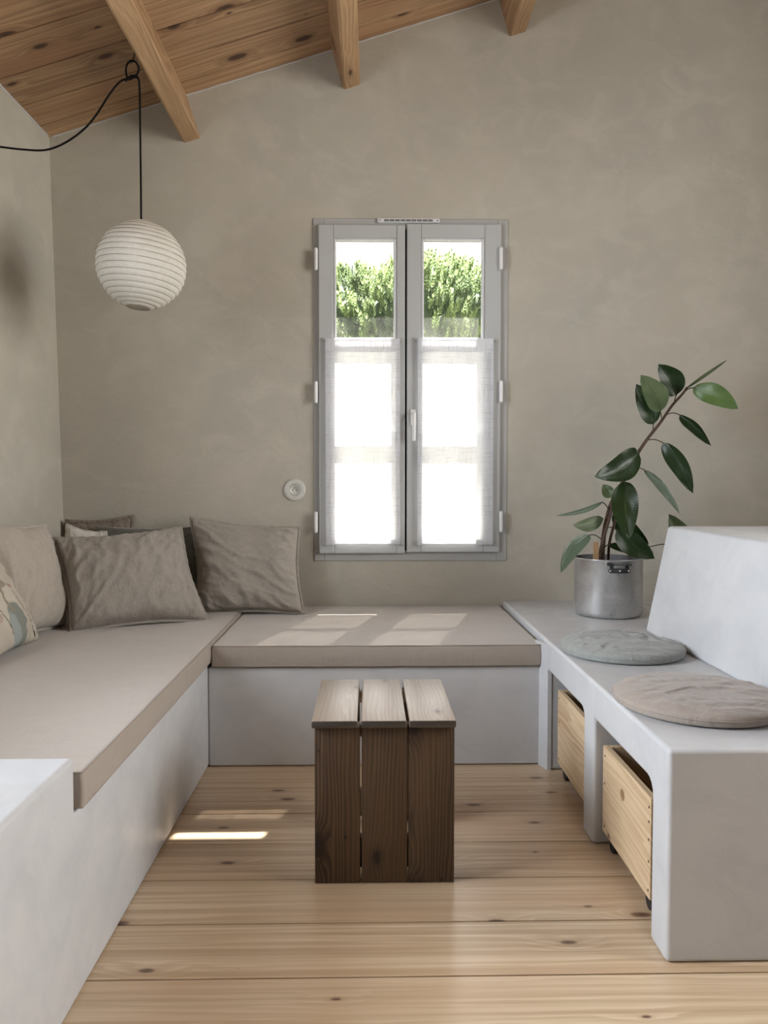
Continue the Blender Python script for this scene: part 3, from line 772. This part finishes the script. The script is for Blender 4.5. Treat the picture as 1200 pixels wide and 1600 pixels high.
throw('throw_cushion', 'large crumpled taupe linen cushion tilted in front of the corner pile', (onseat(112, 2.99), onseat(322, 3.22), P(281, 826, 3.40), P(85, 843, 3.17)), .21, M['linen2'], 3.1, wdir=68, wr=.015)
throw('throw_cushion', 'square taupe linen cushion leaning on the wall just left of the window', (onseat(309, 3.43, .460), onseat(472, 3.43, .460), P(466, 826, 3.585), P(300, 811, 3.585)), .18, M['linen'], 7.4, wdir=-28, wr=.013)
throw('throw_cushion', 'light greige linen cushion standing against the left wall', (Vector((-1.325, 2.76, Z)), Vector((-1.235, 3.10, Z)), P(72, 822, 3.16), Vector((-1.42, 2.78, .90))), .18, M['linen3'], 11.2, wdir=75, wr=.011)
throw('throw_cushion', 'cream cushion with botanical print at the left edge, frontmost', (Vector((-1.20, 2.36, Z)), P(60, 1000, 2.84), P(-18, 856, 2.74), Vector((-1.39, 2.34, .80))), .14, M['print'], 5.7, flange=False, wdir=40, wr=.007)
throw('throw_cushion', 'small white linen cushion peeking out behind the large tilted one', (Vector((-1.33, 3.30, .50)), Vector((-1.12, 3.36, .50)), P(166, 832, 3.44), P(104, 820, 3.42)), .06, M['white_linen'], 2.2, flange=.5, wdir=10, wr=.004, N=32)
throw('throw_cushion', 'dark grey-green cushion lying behind the two taupe linen ones', (Vector((-1.24, 3.56, Z+.005)), Vector((-.72, 3.60, Z+.005)), P(322, 821, 3.645), P(150, 822, 3.62)), .05, M['green_velvet'], 8.8, flange=False, wdir=20, wr=.005)
throw('throw_cushion', 'brown linen cushion with stitched frilled edge at the back of the pile', (Vector((-1.42, 3.62, .50)), Vector((-1.16, 3.64, .50)), P(205, 810, 3.67), P(62, 817, 3.65)), .035, M['brown_linen'], 4.5, flange=1.5, wdir=60, wr=.006, N=40)

# round seat pads on the right bench
def pad(lab, X, Y, R, H, mat, seed, wr=1.):
    root = empty('round_cushion', (X, Y, HB), label=lab, cat='cushion', group='round seat cushions on the right bench')
    b = bmesh.new(); uvl = b.loops.layers.uv.new('UVMap'); nr, na = 26, 120; rings = []
    prof = []
    for i in range(nr+1):
        t = i/nr*math.pi*.5; prof.append((math.sin(t), math.cos(t)))
    def pt(r, up, a):
        rr = R*r*(1+.012*mn.noise(Vector((math.cos(a)*1.5, math.sin(a)*1.5, seed)))+.006*mn.noise(Vector((math.cos(a)*9, math.sin(a)*9, seed)))*(r > .8))
        zz = H*.45+H*.55*up*(1 if up > 0 else .8)
        x, y = rr*math.cos(a), rr*math.sin(a)
        if up > 0:
            w = mn.noise(Vector((x*9+2*mn.noise(Vector((x*5, y*5, seed))), y*26, seed)))
            zz += wr*.0045*max(0, 1-abs(w)*3)**2*min(1, (1-r)*6)
            zz += wr*.004*mn.noise(Vector((x*7, y*7, seed+4)))*min(1, (1-r)*5)
            zz += wr*.0035*mn.noise(Vector((math.cos(a)*14, math.sin(a)*14, seed)))*(r**6)*(1-r**30)
        return Vector((x, y, max(zz, .0015)))
    P0 = [[pt(max(r, .0), u**.62 if u > 0 else 0, 2*math.pi*k/na) for k in range(na)] for r, u in prof]
    for i, row in enumerate(P0):
        rings.append([b.verts.new((0, 0, row[0].z))] if i == 0 else [b.verts.new(p) for p in row])
    low = []
    for i in range(1, 7):
        t = i/6; rr = 1-.16*t*t
        low.append([b.verts.new(pt(rr, -math.sqrt(min(1, 1-(1-t)**2)), 2*math.pi*k/na)) for k in range(na)])
    rings += low
    for r0, r1 in zip(rings, rings[1:]):
        for k in range(na):
            k2 = (k+1) % na
            b.faces.new((r0[0], r1[k], r1[k2]) if len(r0) == 1 else (r0[k], r1[k], r1[k2], r0[k2]))
    b.faces.new(rings[-1])
    for f in b.faces:
        for l in f.loops: l[uvl].uv = (l.vert.co.x*2, l.vert.co.y*2)
    bmesh.ops.recalc_face_normals(b, faces=b.faces[:])
    ob('cover', b, mat, root, True)
    pts = [pt(1.0, 0, 2*math.pi*k/90)+Vector((math.cos(2*math.pi*k/90), math.sin(2*math.pi*k/90), 0))*.0006 for k in range(91)]
    ob('seam', tube(pts, .0016, 5, cap=False), mat, root, True)
pad('round sage grey seat cushion on the right bench, nearer the plant pot', .853, 2.560, .202, .046, M['grey_cotton'], 1.5, 2.0)
pad('round taupe seat cushion on the right bench, nearer the camera', .852, 1.955, .212, .044, M['taupe_cotton'], 6.5, 1.2)

# ------------------------------------------------------------------ slatted stool
st = empty('slatted_stool', (.036, 2.16, 0), label='dark brown wooden stool of spaced boards in the middle of the floor', cat='stool')
so = Vector(st.location)
def sbox(name, lo, hi, mat, bev=.004, parent=None, label=None):
    lo, hi = Vector(lo)-so, Vector(hi)-so; c = (lo+hi)/2
    o = ob(name, boxbm(lo-c, hi-c, bev, 2), mat, parent or st); o.location = c; shade_auto(o, 40)
    if label: o['label'] = label
    return o
xs_top = [(-.150, -.031), (-.0215, .0955), (.1035, .2245)]
xs_leg = [(-.1425, -.0245), (-.0205, .0985), (.1015, .2215)]
for a, c in xs_top: sbox('top_board', (a, 1.953, .414), (c, 2.372, .434), M['stool_h'], .005)
for a, c in xs_leg:
    sbox('front_board', (a, 1.968, 0), (c, 1.990, .413), M['stool_v'], .003)

for a, c in ((-.1425, -.0300), (-.0235, .0985), (.1015, .2215)): sbox('rear_board', (a, 2.335, 0), (c, 2.357, .413), M['stool_v'], .003)
for y in (1.992, 2.303): sbox('batten', (-.13, y, .380), (.21, y+.030, .412), M['stool_batten'], .002, label='pale cross batten under the top')
for y in (1.992, 2.303): sbox('batten', (-.13, y, .03), (.21, y+.030, .11), M['stool_v'], .002)
for p, py in ((496.5, 1173), (706, 1163), (497, 1343), (707, 1337)):
    X, Z_ = XZ(p, py, 1.968)
    o = ob('screw', cyl(.0042, Vector((X, 1.9665, Z_))-so, Vector((X, 1.975, Z_))-so, 12), M['screw'], st)

# ------------------------------------------------------------------ wooden crates on castors under the bench
def crate(lab, Y0, Y1, X, Z0, Z1, hole, full):
    r = empty('storage_crate', (X, (Y0+Y1)/2, 0), label=lab, cat='crate', group='pine crates on castors under the right bench')
    c = Vector(r.location); D = .42; t = .018
    def bx(name, lo, hi, mat=M['crate'], bev=.0015):
        lo, hi = Vector(lo)-c, Vector(hi)-c; m = (lo+hi)/2
        o = ob(name, boxbm(lo-m, hi-m, bev, 1), mat, r); o.location = m; return o
    # front panel with its finger hole
    fpn = bx('front_panel', (X, Y0, Z0), (X+t, Y1, Z1))
    if hole:
        hy, hz = hole
        for rr, nm, mt, dx in ((.0155, 'finger_hole', M['beam'], .0006),):
            o = ob(nm, cyl(rr, (0, 0, 0), (.004, 0, 0), 24), mt, fpn); o.location = Vector((X-dx, hy, hz))-c-fpn.location
    bx('side_panel', (X+t, Y0, Z0), (X+D-t, Y0+t, Z1)); bx('side_panel', (X+t, Y1-t, Z0), (X+D-t, Y1, Z1))
    bx('rear_panel', (X+D-t, Y0, Z0), (X+D, Y1, Z1)); bx('base_panel', (X+t, Y0+t, Z0), (X+D-t, Y1-t, Z0+.012))
    for yy in (Y0+.02, Y1-.02):
        for zz in (Z0+.02, Z0+.09, (Z0+Z1)/2+.02, Z1-.06, Z1-.025)[::(1 if yy < (Y0+Y1)/2 else 2)]:
            o = ob('screw', cyl(.0035, (0, 0, 0), (.002, 0, 0), 10), M['screw'], fpn); o.location = Vector((X-.0008, yy-.010 if yy < (Y0+Y1)/2 else yy, zz))-c-fpn.location
    for xx in (X+.026, X+D-.06):
        for yy in (Y0+.05, Y1-.035):
            o = ob('castor', cyl(.022, Vector((xx-.009, yy, .0225))-c, Vector((xx+.009, yy, .0225))-c, 20), M['black_rubber'], r)
            ob('bracket', boxbm(Vector((xx-.016, yy-.016, .040))-c, Vector((xx+.016, yy+.016, Z0-.0005))-c, .001, 1), M['steel'], o)
    return r
hh = P(981, 1254, 1.985)
crate('pine storage crate under the right bench, nearer the camera', 1.782, 2.155, .668, .050, .297, (1.985, .222), True)
crate('pine storage crate under the right bench, nearer the window', 2.292, 2.682, .668, .052, .312, None, False)

# ------------------------------------------------------------------ wall socket
sk = P(460.5, 765.5, YW); so_ = empty('wall_socket', (sk.x, YW, sk.z), label='round white porcelain socket on the wall left of the window', cat='socket')
def facing(o): o.rotation_euler = (math.pi/2, 0, 0); return o
facing(ob('plate', lathe([(.053, 0), (.053, .004), (.050, .008), (.042, .0095), (.031, .0100), (.0275, .008), (.027, .003), (0, .003)], 56), M['socket'], so_, True))
ins = facing(ob('insert', lathe([(.0265, .003), (.0262, .0075), (.0240, .0085), (.0215, .0072), (.0205, .0045), (0, .0045)], 48), M['socket'], so_, True))
for dx, dy in ((-.0095, -.001), (.0095, -.001), (0, .0095)):
    o = ob('pin_hole', cyl(.0026, (dx, dy, .0035), (dx, dy, .0050), 12), M['dark'], ins)

# ------------------------------------------------------------------ paper lantern on its looped cable
lp = P(221, 415.5, 3.02); LR = .1685
lan = empty('paper_lantern', lp, label='round white ribbed paper lantern hanging from the black cable', cat='lantern')
n_r = 19; prof = []
a0, a1 = math.radians(13), math.radians(180-15)
for i in range(n_r*6+1):
    f = i/6; a = a0+(a1-a0)*i/(n_r*6); bulge = 1-.017*(1-abs(math.sin(math.pi*f)))
    prof.append((LR*math.sin(a)*bulge, LR*math.cos(a)*bulge))
sh = ob('paper_shade', lathe(prof, 96), M['paper'], lan, True)
for v in sh.data.vertices:
    n = mn.noise(v.co*14)*.0016+mn.noise(v.co*40)*.0006; v.co += v.co.normalized()*n
for i in range(0, n_r+1):
    a = a0+(a1-a0)*i/n_r; R_ = LR*.9875*math.sin(a); z = LR*.9875*math.cos(a)
    pts = [(R_*math.cos(2*math.pi*k/48), R_*math.sin(2*math.pi*k/48), z) for k in range(49)]
    ob('rib', tube(pts, .0011 if 0 < i < n_r else .0022, 4, cap=False), M['rib'], lan, True)
# metal spreader inside, holding the lamp holder
b = bmesh.new()
zt_, zb_ = LR*.984*math.cos(a0), LR*.984*math.cos(a1)
rt_, rb_ = LR*.984*math.sin(a0), LR*.984*math.sin(a1)
for s in (-1, 1): tube([(s*rt_, 0, zt_), (s*rt_*1.1, 0, zt_*.5), (s*rb_*1.1, 0, zb_*.5), (s*rb_, 0, zb_)], .0012, 5, b)
tube([(-rt_, 0, zt_), (rt_, 0, zt_)], .0012, 5, b)
ob('spreader', b, M['steel'], lan, True)
ob('lamp_holder', cyl(.018, (0, 0, zt_-.055), (0, 0, zt_+.004), 20), M['black_rubber'], lan)
ob('bulb', lathe([(0, .018), (.012, .02), (.028, .045), (.03, .06), (.022, .08), (.013, .095), (0, .097)], 24), M['bead'], lan, True)
lan.rotation_euler = (0, math.radians(5), math.radians(20))
# cable
hk = P(206, 97, 3.02)
cab = [P(-160, 175, 3.02), P(-60, 222, 3.02), P(0, 229.5, 3.02), P(35, 233.5, 3.02), P(70, 234.5, 3.02), P(100, 224, 3.02), P(130, 203, 3.02), P(150, 180, 3.03), P(170, 149, 3.03), P(186, 129, 3.03), P(198, 123, 3.03),
       P(212, 118, 3.012), P(217, 108, 3.008), P(212, 97, 3.008), P(204, 95.5, 3.012), P(198, 102, 3.02), P(197, 114, 3.03), P(201, 124, 3.036), P(209, 121, 3.03), P(215, 122, 3.02), P(218, 135, 3.02), P(219, 200, 3.02), P(220, 280, 3.02), P(220.5, 346, 3.02)]
cab[0].x = max(cab[0].x, -2.0)
cp = smoothpts(cab, 8)
cp = [p for p in cp if p.x > leftwall_x(p.z)-.03]
cb = ob('lamp_cable', tube(cp, .0037, 8), M['black_cord'], None, True)
tag(cb, 'black fabric cable looped under the beam and swagged to the left wall', 'cable')
tw = smoothpts([P(196, 127, 3.022), P(203, 120, 3.018), P(212, 118.5, 3.018), P(216, 122, 3.026)], 6)
ob('knot', tube(tw, .0045, 8), M['black_cord'], cb, True)
# small hook screwed in the beam
bh = bl[0]; 
hp = P(207, 96, 3.012); 
hook = smoothpts([hp+Vector((.030, .0, .060)), hp+Vector((.012, 0, .035)), hp+Vector((.004, 0, .012)), hp+Vector((-.004, -.002, -.006)), hp+Vector((-.014, 0, .000))], 5)
tag(ob('cable_hook', tube(hook, .0022, 7), M['hook'], None, True), 'small dark iron hook on the left face of the leftmost beam', 'hook')

# ------------------------------------------------------------------ rubber plant in an old aluminium stockpot
PX, PY = P(949.5, 960, 3.294).x, 3.294; PR = .1435; PH = .250
pot = empty('stock_pot', (PX, PY, HB), label='old aluminium stockpot used as planter on the right bench', cat='pot')
ob('vessel', lathe([(0, .001), (PR-.022, .0), (PR-.008, .005), (PR-.002, .014), (PR, .026), (PR, PH-.004), (PR+.0015, PH-.002), (PR+.0012, PH), (PR-.003, PH)], 96), M['alu'], pot, True)
ob('dark_inner_wall', lathe([(PR-.003, PH-.0005), (PR-.0035, PH-.01), (PR-.004, .02), (PR-.02, .006), (0, .005)], 96), M['dull'], pot, True)  # separate inner wall added to keep the pot's inside dark
ob('soil', lathe([(0, PH-.045), (PR*.5, PH-.048), (PR-.005, PH-.055)], 40), M['soil'], pot, True)
def pot_handle(ang_):
    e = empty('handle'); e.parent = pot; e.rotation_euler = (0, 0, ang_)
    # in its own frame the handle sits at -Y
    b = bmesh.new(); zt = PH-.030
    n = 12; F = []; Bk = []
    def cv(x, z, d): a = x/PR; return Vector((math.sin(a)*(PR+d), -math.cos(a)*(PR+d), z))
    def curved(x0_, x1_, z0_, z1_, rnd=0., nn=14):
        rr = []
        for k in range(nn+1):
            x = x0_+(x1_-x0_)*k/nn; q = min(x-x0_, x1_-x)
            hh_ = (z1_-z0_)/2*(math.sqrt(max(0, 1-(1-min(1, q/rnd))**2)) if rnd else 1); hh_ = max(hh_, .0006); zm = (z0_+z1_)/2
            rr.append([b.verts.new(cv(x, zm+hh_*a2, d)) for a2, d in ((-1, -.001), (-1, .0025), (-.6, .0035), (.6, .0035), (1, .0025), (1, -.001))])
        for r0, r1 in zip(rr, rr[1:]):
            for k in range(6): b.faces.new((r0[k], r0[(k+1) % 6], r1[(k+1) % 6], r1[k]))
        b.faces.new(rr[0]); b.faces.new(rr[-1])
    curved(-.047, .047, zt-.024, zt-.004, .010)
    for sg in (-1, 1):
        xx = sorted((sg*.024, sg*.040)); curved(xx[0], xx[1], zt-.008, zt+.017, 0, 4)
    bmesh.ops.recalc_face_normals(b, faces=b.faces[:])
    for s in (-1, 1): cyl(.0058, cv(s*.030, zt+.013, .004), cv(s*.050, zt+.013, .004), 12, b)
    shade_auto(ob('bracket', b, M['steel'], e))
    ob('bail', tube([cv(-.052, zt+.013, .004), cv(-.030, zt+.012, .008), cv(0, zt+.012, .009), cv(.030, zt+.012, .008), cv(.052, zt+.013, .004)], .0024, 8), M['steel'], e, True)
    for x in (-.038, 0, .038):
        b = bmesh.new(); bmesh.ops.create_icosphere(b, subdivisions=2, radius=.0035, matrix=Matrix.Translation(cv(x, zt-.014, .0035)))
        ob('rivet', b, M['white_metal'], e, True)
    return e
# mesh directly beneath the pot
for a_ in (math.radians(1), math.radians(181)): pot_handle(a_)

pl = empty('rubber_plant', (PX, PY, HB+PH-.05), label='leaning rubber plant with large dark leaves in the aluminium pot', cat='plant')
po = Vector(pl.location)
def rel(p): return Vector(p)-po
stem = [(942, 880, 3.29), (941, 868, 3.29), (943, 840, 3.29), (948, 812, 3.29), (956, 785, 3.29), (972, 755, 3.30), (985, 730, 3.30), (998, 706, 3.31), (1013, 684, 3.31), (1032, 660, 3.32), (1050, 634, 3.32), (1066, 616, 3.33), (1074, 605, 3.33)]
pts = smoothpts([rel(P(*q)) for q in stem], 5); n = len(pts)
ob('stem', tube(pts, [.0115-.0065*min(1, i/n*1.1) for i in range(n)], 10), M['stem'], pl, True)
stem2 = [(934, 880, 3.26), (938, 862, 3.26), (944, 838, 3.265), (951, 814, 3.27), (956, 795, 3.275), (957, 782, 3.28)]
pts = smoothpts([rel(P(*q)) for q in stem2], 5)
ob('stem', tube(pts, [.0085-.003*i/len(pts) for i in range(len(pts))], 8), M['stem'], pl, True)
ob('stem', tube(smoothpts([rel(P(*q)) for q in [(950, 880, 3.31), (952, 850, 3.31), (958, 825, 3.32), (964, 803, 3.33)]], 5), .006, 8), M['stem'], pl, True)
sk0 = P(929, 882, 3.22)
ob('stake', boxbm(rel(P(926.5, 880, 3.225)), rel(P(935.5, 847, 3.221))+Vector((0, -.002, 0)), 0), M['stake'], pl)

def leaf(root_px, base_px, tip_px, w, mat, Yr=3.31, Yb=3.31, Yt=3.28, sag=.0, fold=.25, roll=0., asym=0., curl=.0, shape=1.0, peta=True, flip=False):
    r0, p0, p1 = P(*root_px, Yr), P(*base_px, Yb), P(*tip_px, Yt)
    L = (p1-p0).length; d = (p1-p0).normalized(); W = w/1200*((Yb+Yt)/2)/2
    view = -(p0-Vector((0, 0, HC))).normalized()
    side = d.cross(view).normalized(); nrm = side.cross(d).normalized()
    side = (Matrix.Rotation(roll, 3, d) @ side); nrm = (Matrix.Rotation(roll, 3, d) @ nrm)
    b = bmesh.new(); uvl = b.loops.layers.uv.new('UVMap'); n, m = 18, 8; V = {}; U = {}
    for i in range(n+1):
        t = i/n
        wd = W*(math.sin(math.pi*min(1, t**(.78*shape))))**.72*(1-.12*t) if 0 < t < 1 else 0
        if t > .9: wd *= (1-(t-.9)/.1)**.5*.9+.1
        cen = p0+(p1-p0)*t+side*asym*L*math.sin(math.pi*t)+nrm*sag*L*math.sin(math.pi*t)+nrm*(curl*L*t*t)-nrm*0
        wav = (.05 if mat is not M['leaf_light'] else .22)*math.sin(t*11+w)*W
        for j in range(m+1):
            s = 2*j/m-1
            V[i, j] = b.verts.new(rel(cen+side*s*(wd+.0004)+nrm*((abs(s)**1.2)*wd*fold+wav*s*s+.10*W*mn.noise(Vector((t*3, s*2, w))))))
            U[i, j] = (j/m, t)
    for i in range(n):
        for j in range(m):
            ks = ((i, j), (i, j+1), (i+1, j+1), (i+1, j))
            if flip: ks = ks[::-1]
            f = b.faces.new([V[k] for k in ks])
            for l, k in zip(f.loops, ks): l[uvl].uv = U[k]
    bmesh.ops.remove_doubles(b, verts=[V[i, j] for i in (0, n) for j in range(m+1)], dist=.0009)
    b.normal_update()
    # front of the leaf should face the viewer
    av = sum((f.normal*f.calc_area() for f in b.faces), Vector()); 
    if (av.dot(nrm) < 0) != flip: bmesh.ops.reverse_faces(b, faces=b.faces[:])
    o = ob('leaf', b, mat, pl, True)
    mid = [rel(p0+(p1-p0)*t+side*asym*L*math.sin(math.pi*t)+nrm*(sag*L*math.sin(math.pi*t)+curl*L*t*t+.0006)) for t in [k/10 for k in range(10)]]
    ob('midrib', tube(mid, [.0013*(1-k/12) for k in range(10)], 5), mat, o, True)
    if peta:
        c = (r0+p0)/2+Vector((0, 0, .25*(r0-p0).length)); 
        ob('petiole', tube(smoothpts([rel(r0), rel(c*.5+(r0+p0)*.25), rel(p0), rel(p0+(p1-p0)*.06)], 5), .0022, 6), M['petiole'], o, True)
    return o
D_, L_, U_, G_ = M['leaf'], M['leaf_light'], M['leaf_under'], M['leaf_grey']
leaf((1020, 674), (1021, 663), (994, 600), 36, D_, Yb=3.33, Yt=3.33, asym=.05, roll=.2)
leaf((1034, 656), (1032, 643), (1001, 586), 38, U_, Yb=3.30, Yt=3.26, asym=.10, fold=-.2, roll=-.15, sag=.08)
leaf((1053, 631), (1057, 617), (1029, 569), 38, D_, Yb=3.33, Yt=3.28, asym=.08, roll=.1, fold=.35)
leaf((1072, 610), (1072, 607), (1137, 562), 5, U_, Yr=3.33, Yb=3.33, Yt=3.34, fold=1.0, peta=False, sag=.06)
leaf((1070, 612), (1083, 606), (1154, 639), 34, L_, Yr=3.33, Yb=3.33, Yt=3.24, asym=-.06, fold=.2, sag=.05)
leaf((1041, 648), (1062, 648), (1111, 697), 19, D_, Yb=3.32, Yt=3.27, asym=-.08, fold=.8, roll=.5)
leaf((1010, 688), (1036, 692), (1083, 771), 30, D_, Yb=3.31, Yt=3.26, asym=-.05, roll=.25, fold=.3)
leaf((985, 732), (1006, 734), (1062, 803), 17, G_, Yb=3.31, Yt=3.28, asym=-.05, roll=-.6, fold=.2)
leaf((1000, 702), (997, 706), (929, 745), 45, D_, Yb=3.29, Yt=3.20, asym=-.10, roll=-.1, fold=.35)
leaf((976, 749), (976, 752), (983, 843), 43, D_, Yb=3.26, Yt=3.16, roll=.05, fold=.3, asym=.02)
leaf((955, 790), (956, 777), (942, 757), 20, U_, Yb=3.33, Yt=3.34, fold=.2)
leaf((951, 796), (941, 785), (868, 806), 8, G_, Yr=3.28, Yb=3.27, Yt=3.20, fold=.5, sag=.05, asym=-.05)
leaf((946, 812), (943, 810), (895, 821), 23, U_, Yr=3.28, Yb=3.27, Yt=3.21, fold=-.2, peta=False, asym=-.08)
leaf((939, 842), (922, 836), (876, 895), 24, G_, Yr=3.27, Yb=3.25, Yt=3.15, fold=.3, asym=.08, roll=.15)
leaf((954, 802), (958, 800), (1014, 850), 30, D_, Yr=3.33, Yb=3.33, Yt=3.32, fold=.3, roll=.2, asym=.05)
leaf((947, 824), (963, 828), (1023, 873), 38, D_, Yr=3.29, Yb=3.27, Yt=3.22, fold=.45, asym=.04, roll=.0)
leaf((944, 856), (951, 851), (992, 867), 13, D_, Yr=3.28, Yb=3.27, Yt=3.26, fold=.5, asym=-.06)
leaf((1002, 858), (1084, 864), (1045, 803), 36, U_, Yr=3.33, Yb=3.36, Yt=3.36, fold=.3, roll=.2, asym=-.03)

# ------------------------------------------------------------------ outside: ground and pine
b = bmesh.new(); bmesh.ops.create_grid(b, x_segments=40, y_segments=40, size=40)
for v in b.verts:
    v.co.y += 20; v.co.z = -.55+.25*mn.noise(v.co*.15)
    if v.co.y < 6: v.co.z = min(v.co.z, -.5)
tag(ob('ground', b, M['grass'], None, True), 'dry grass ground outside the window', 'ground', kind='structure')
random.seed(11)
tr = empty('pine_tree', (.45, 9.6, -.5), label='bushy green pine outside, seen through the upper window panes', cat='tree')
to = Vector(tr.location)
CC = Vector((.50, 9.6, 2.12)); RX, RY, RZ = 1.9, 1.6, 1.52
def lump(d):   # crown radius in a direction, lumpy
    return 1+.13*mn.noise(d*2.3+Vector((3, 1, 7)))+.07*mn.noise(d*5.1)
verts, faces, tone = [], [], []
def shoot(p, d, ln, tn):
    a = d.orthogonal().normalized(); c = d.cross(a)
    k = 0
    for r in range(5):
        base = p+d*ln*(.12+.20*r)
        for q in range(7):
            an = 2*math.pi*(q/7+r*.37)+random.random()*.4
            o = (a*math.cos(an)+c*math.sin(an)); t = (d*1.0+o*(.85 if r < 4 else .4)).normalized()
            nl = ln*.46*random.uniform(.8, 1.15); wd = ln*.045
            sd = t.cross(o).normalized()*wd
            i0 = len(verts); verts.extend([base+sd, base-sd, base+t*nl]); faces.append((i0, i0+1, i0+2))
            tone.extend([tn*.55, tn*.55, min(1, tn*1.1)])
ns = 0
while ns < 5200:
    d = Vector((random.gauss(0, 1), random.gauss(0, 1), random.gauss(0, 1))).normalized()
    if d.z < -.35 or (d.y > .45 and random.random() < .7): continue
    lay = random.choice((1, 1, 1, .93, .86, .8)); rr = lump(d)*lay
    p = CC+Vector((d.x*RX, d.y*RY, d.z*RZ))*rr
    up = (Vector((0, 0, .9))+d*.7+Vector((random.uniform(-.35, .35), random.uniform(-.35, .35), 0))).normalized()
    tn = {1: .95, .93: .65, .86: .4, .8: .3}[lay]*random.uniform(.6, 1.05)*max(.25, min(1.1, .8+1.1*mn.noise(p*2.6)))  # crown shade painted in: inner shoots and noise hollows darker
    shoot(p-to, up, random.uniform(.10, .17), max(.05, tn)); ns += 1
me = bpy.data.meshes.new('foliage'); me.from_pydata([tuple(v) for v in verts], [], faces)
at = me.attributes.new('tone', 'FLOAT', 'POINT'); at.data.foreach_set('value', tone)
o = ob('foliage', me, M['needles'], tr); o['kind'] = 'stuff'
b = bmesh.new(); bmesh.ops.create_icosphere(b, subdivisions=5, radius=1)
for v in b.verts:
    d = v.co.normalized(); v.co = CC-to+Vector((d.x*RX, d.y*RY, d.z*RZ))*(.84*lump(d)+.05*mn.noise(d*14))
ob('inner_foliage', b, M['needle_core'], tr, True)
ob('trunk', tube([(0, 0, -.1), (.05, 0, .8), (0, .05, 1.7), (.05, 0, 2.8)], [.16, .13, .10, .05], 10), M['bark'], tr, True)
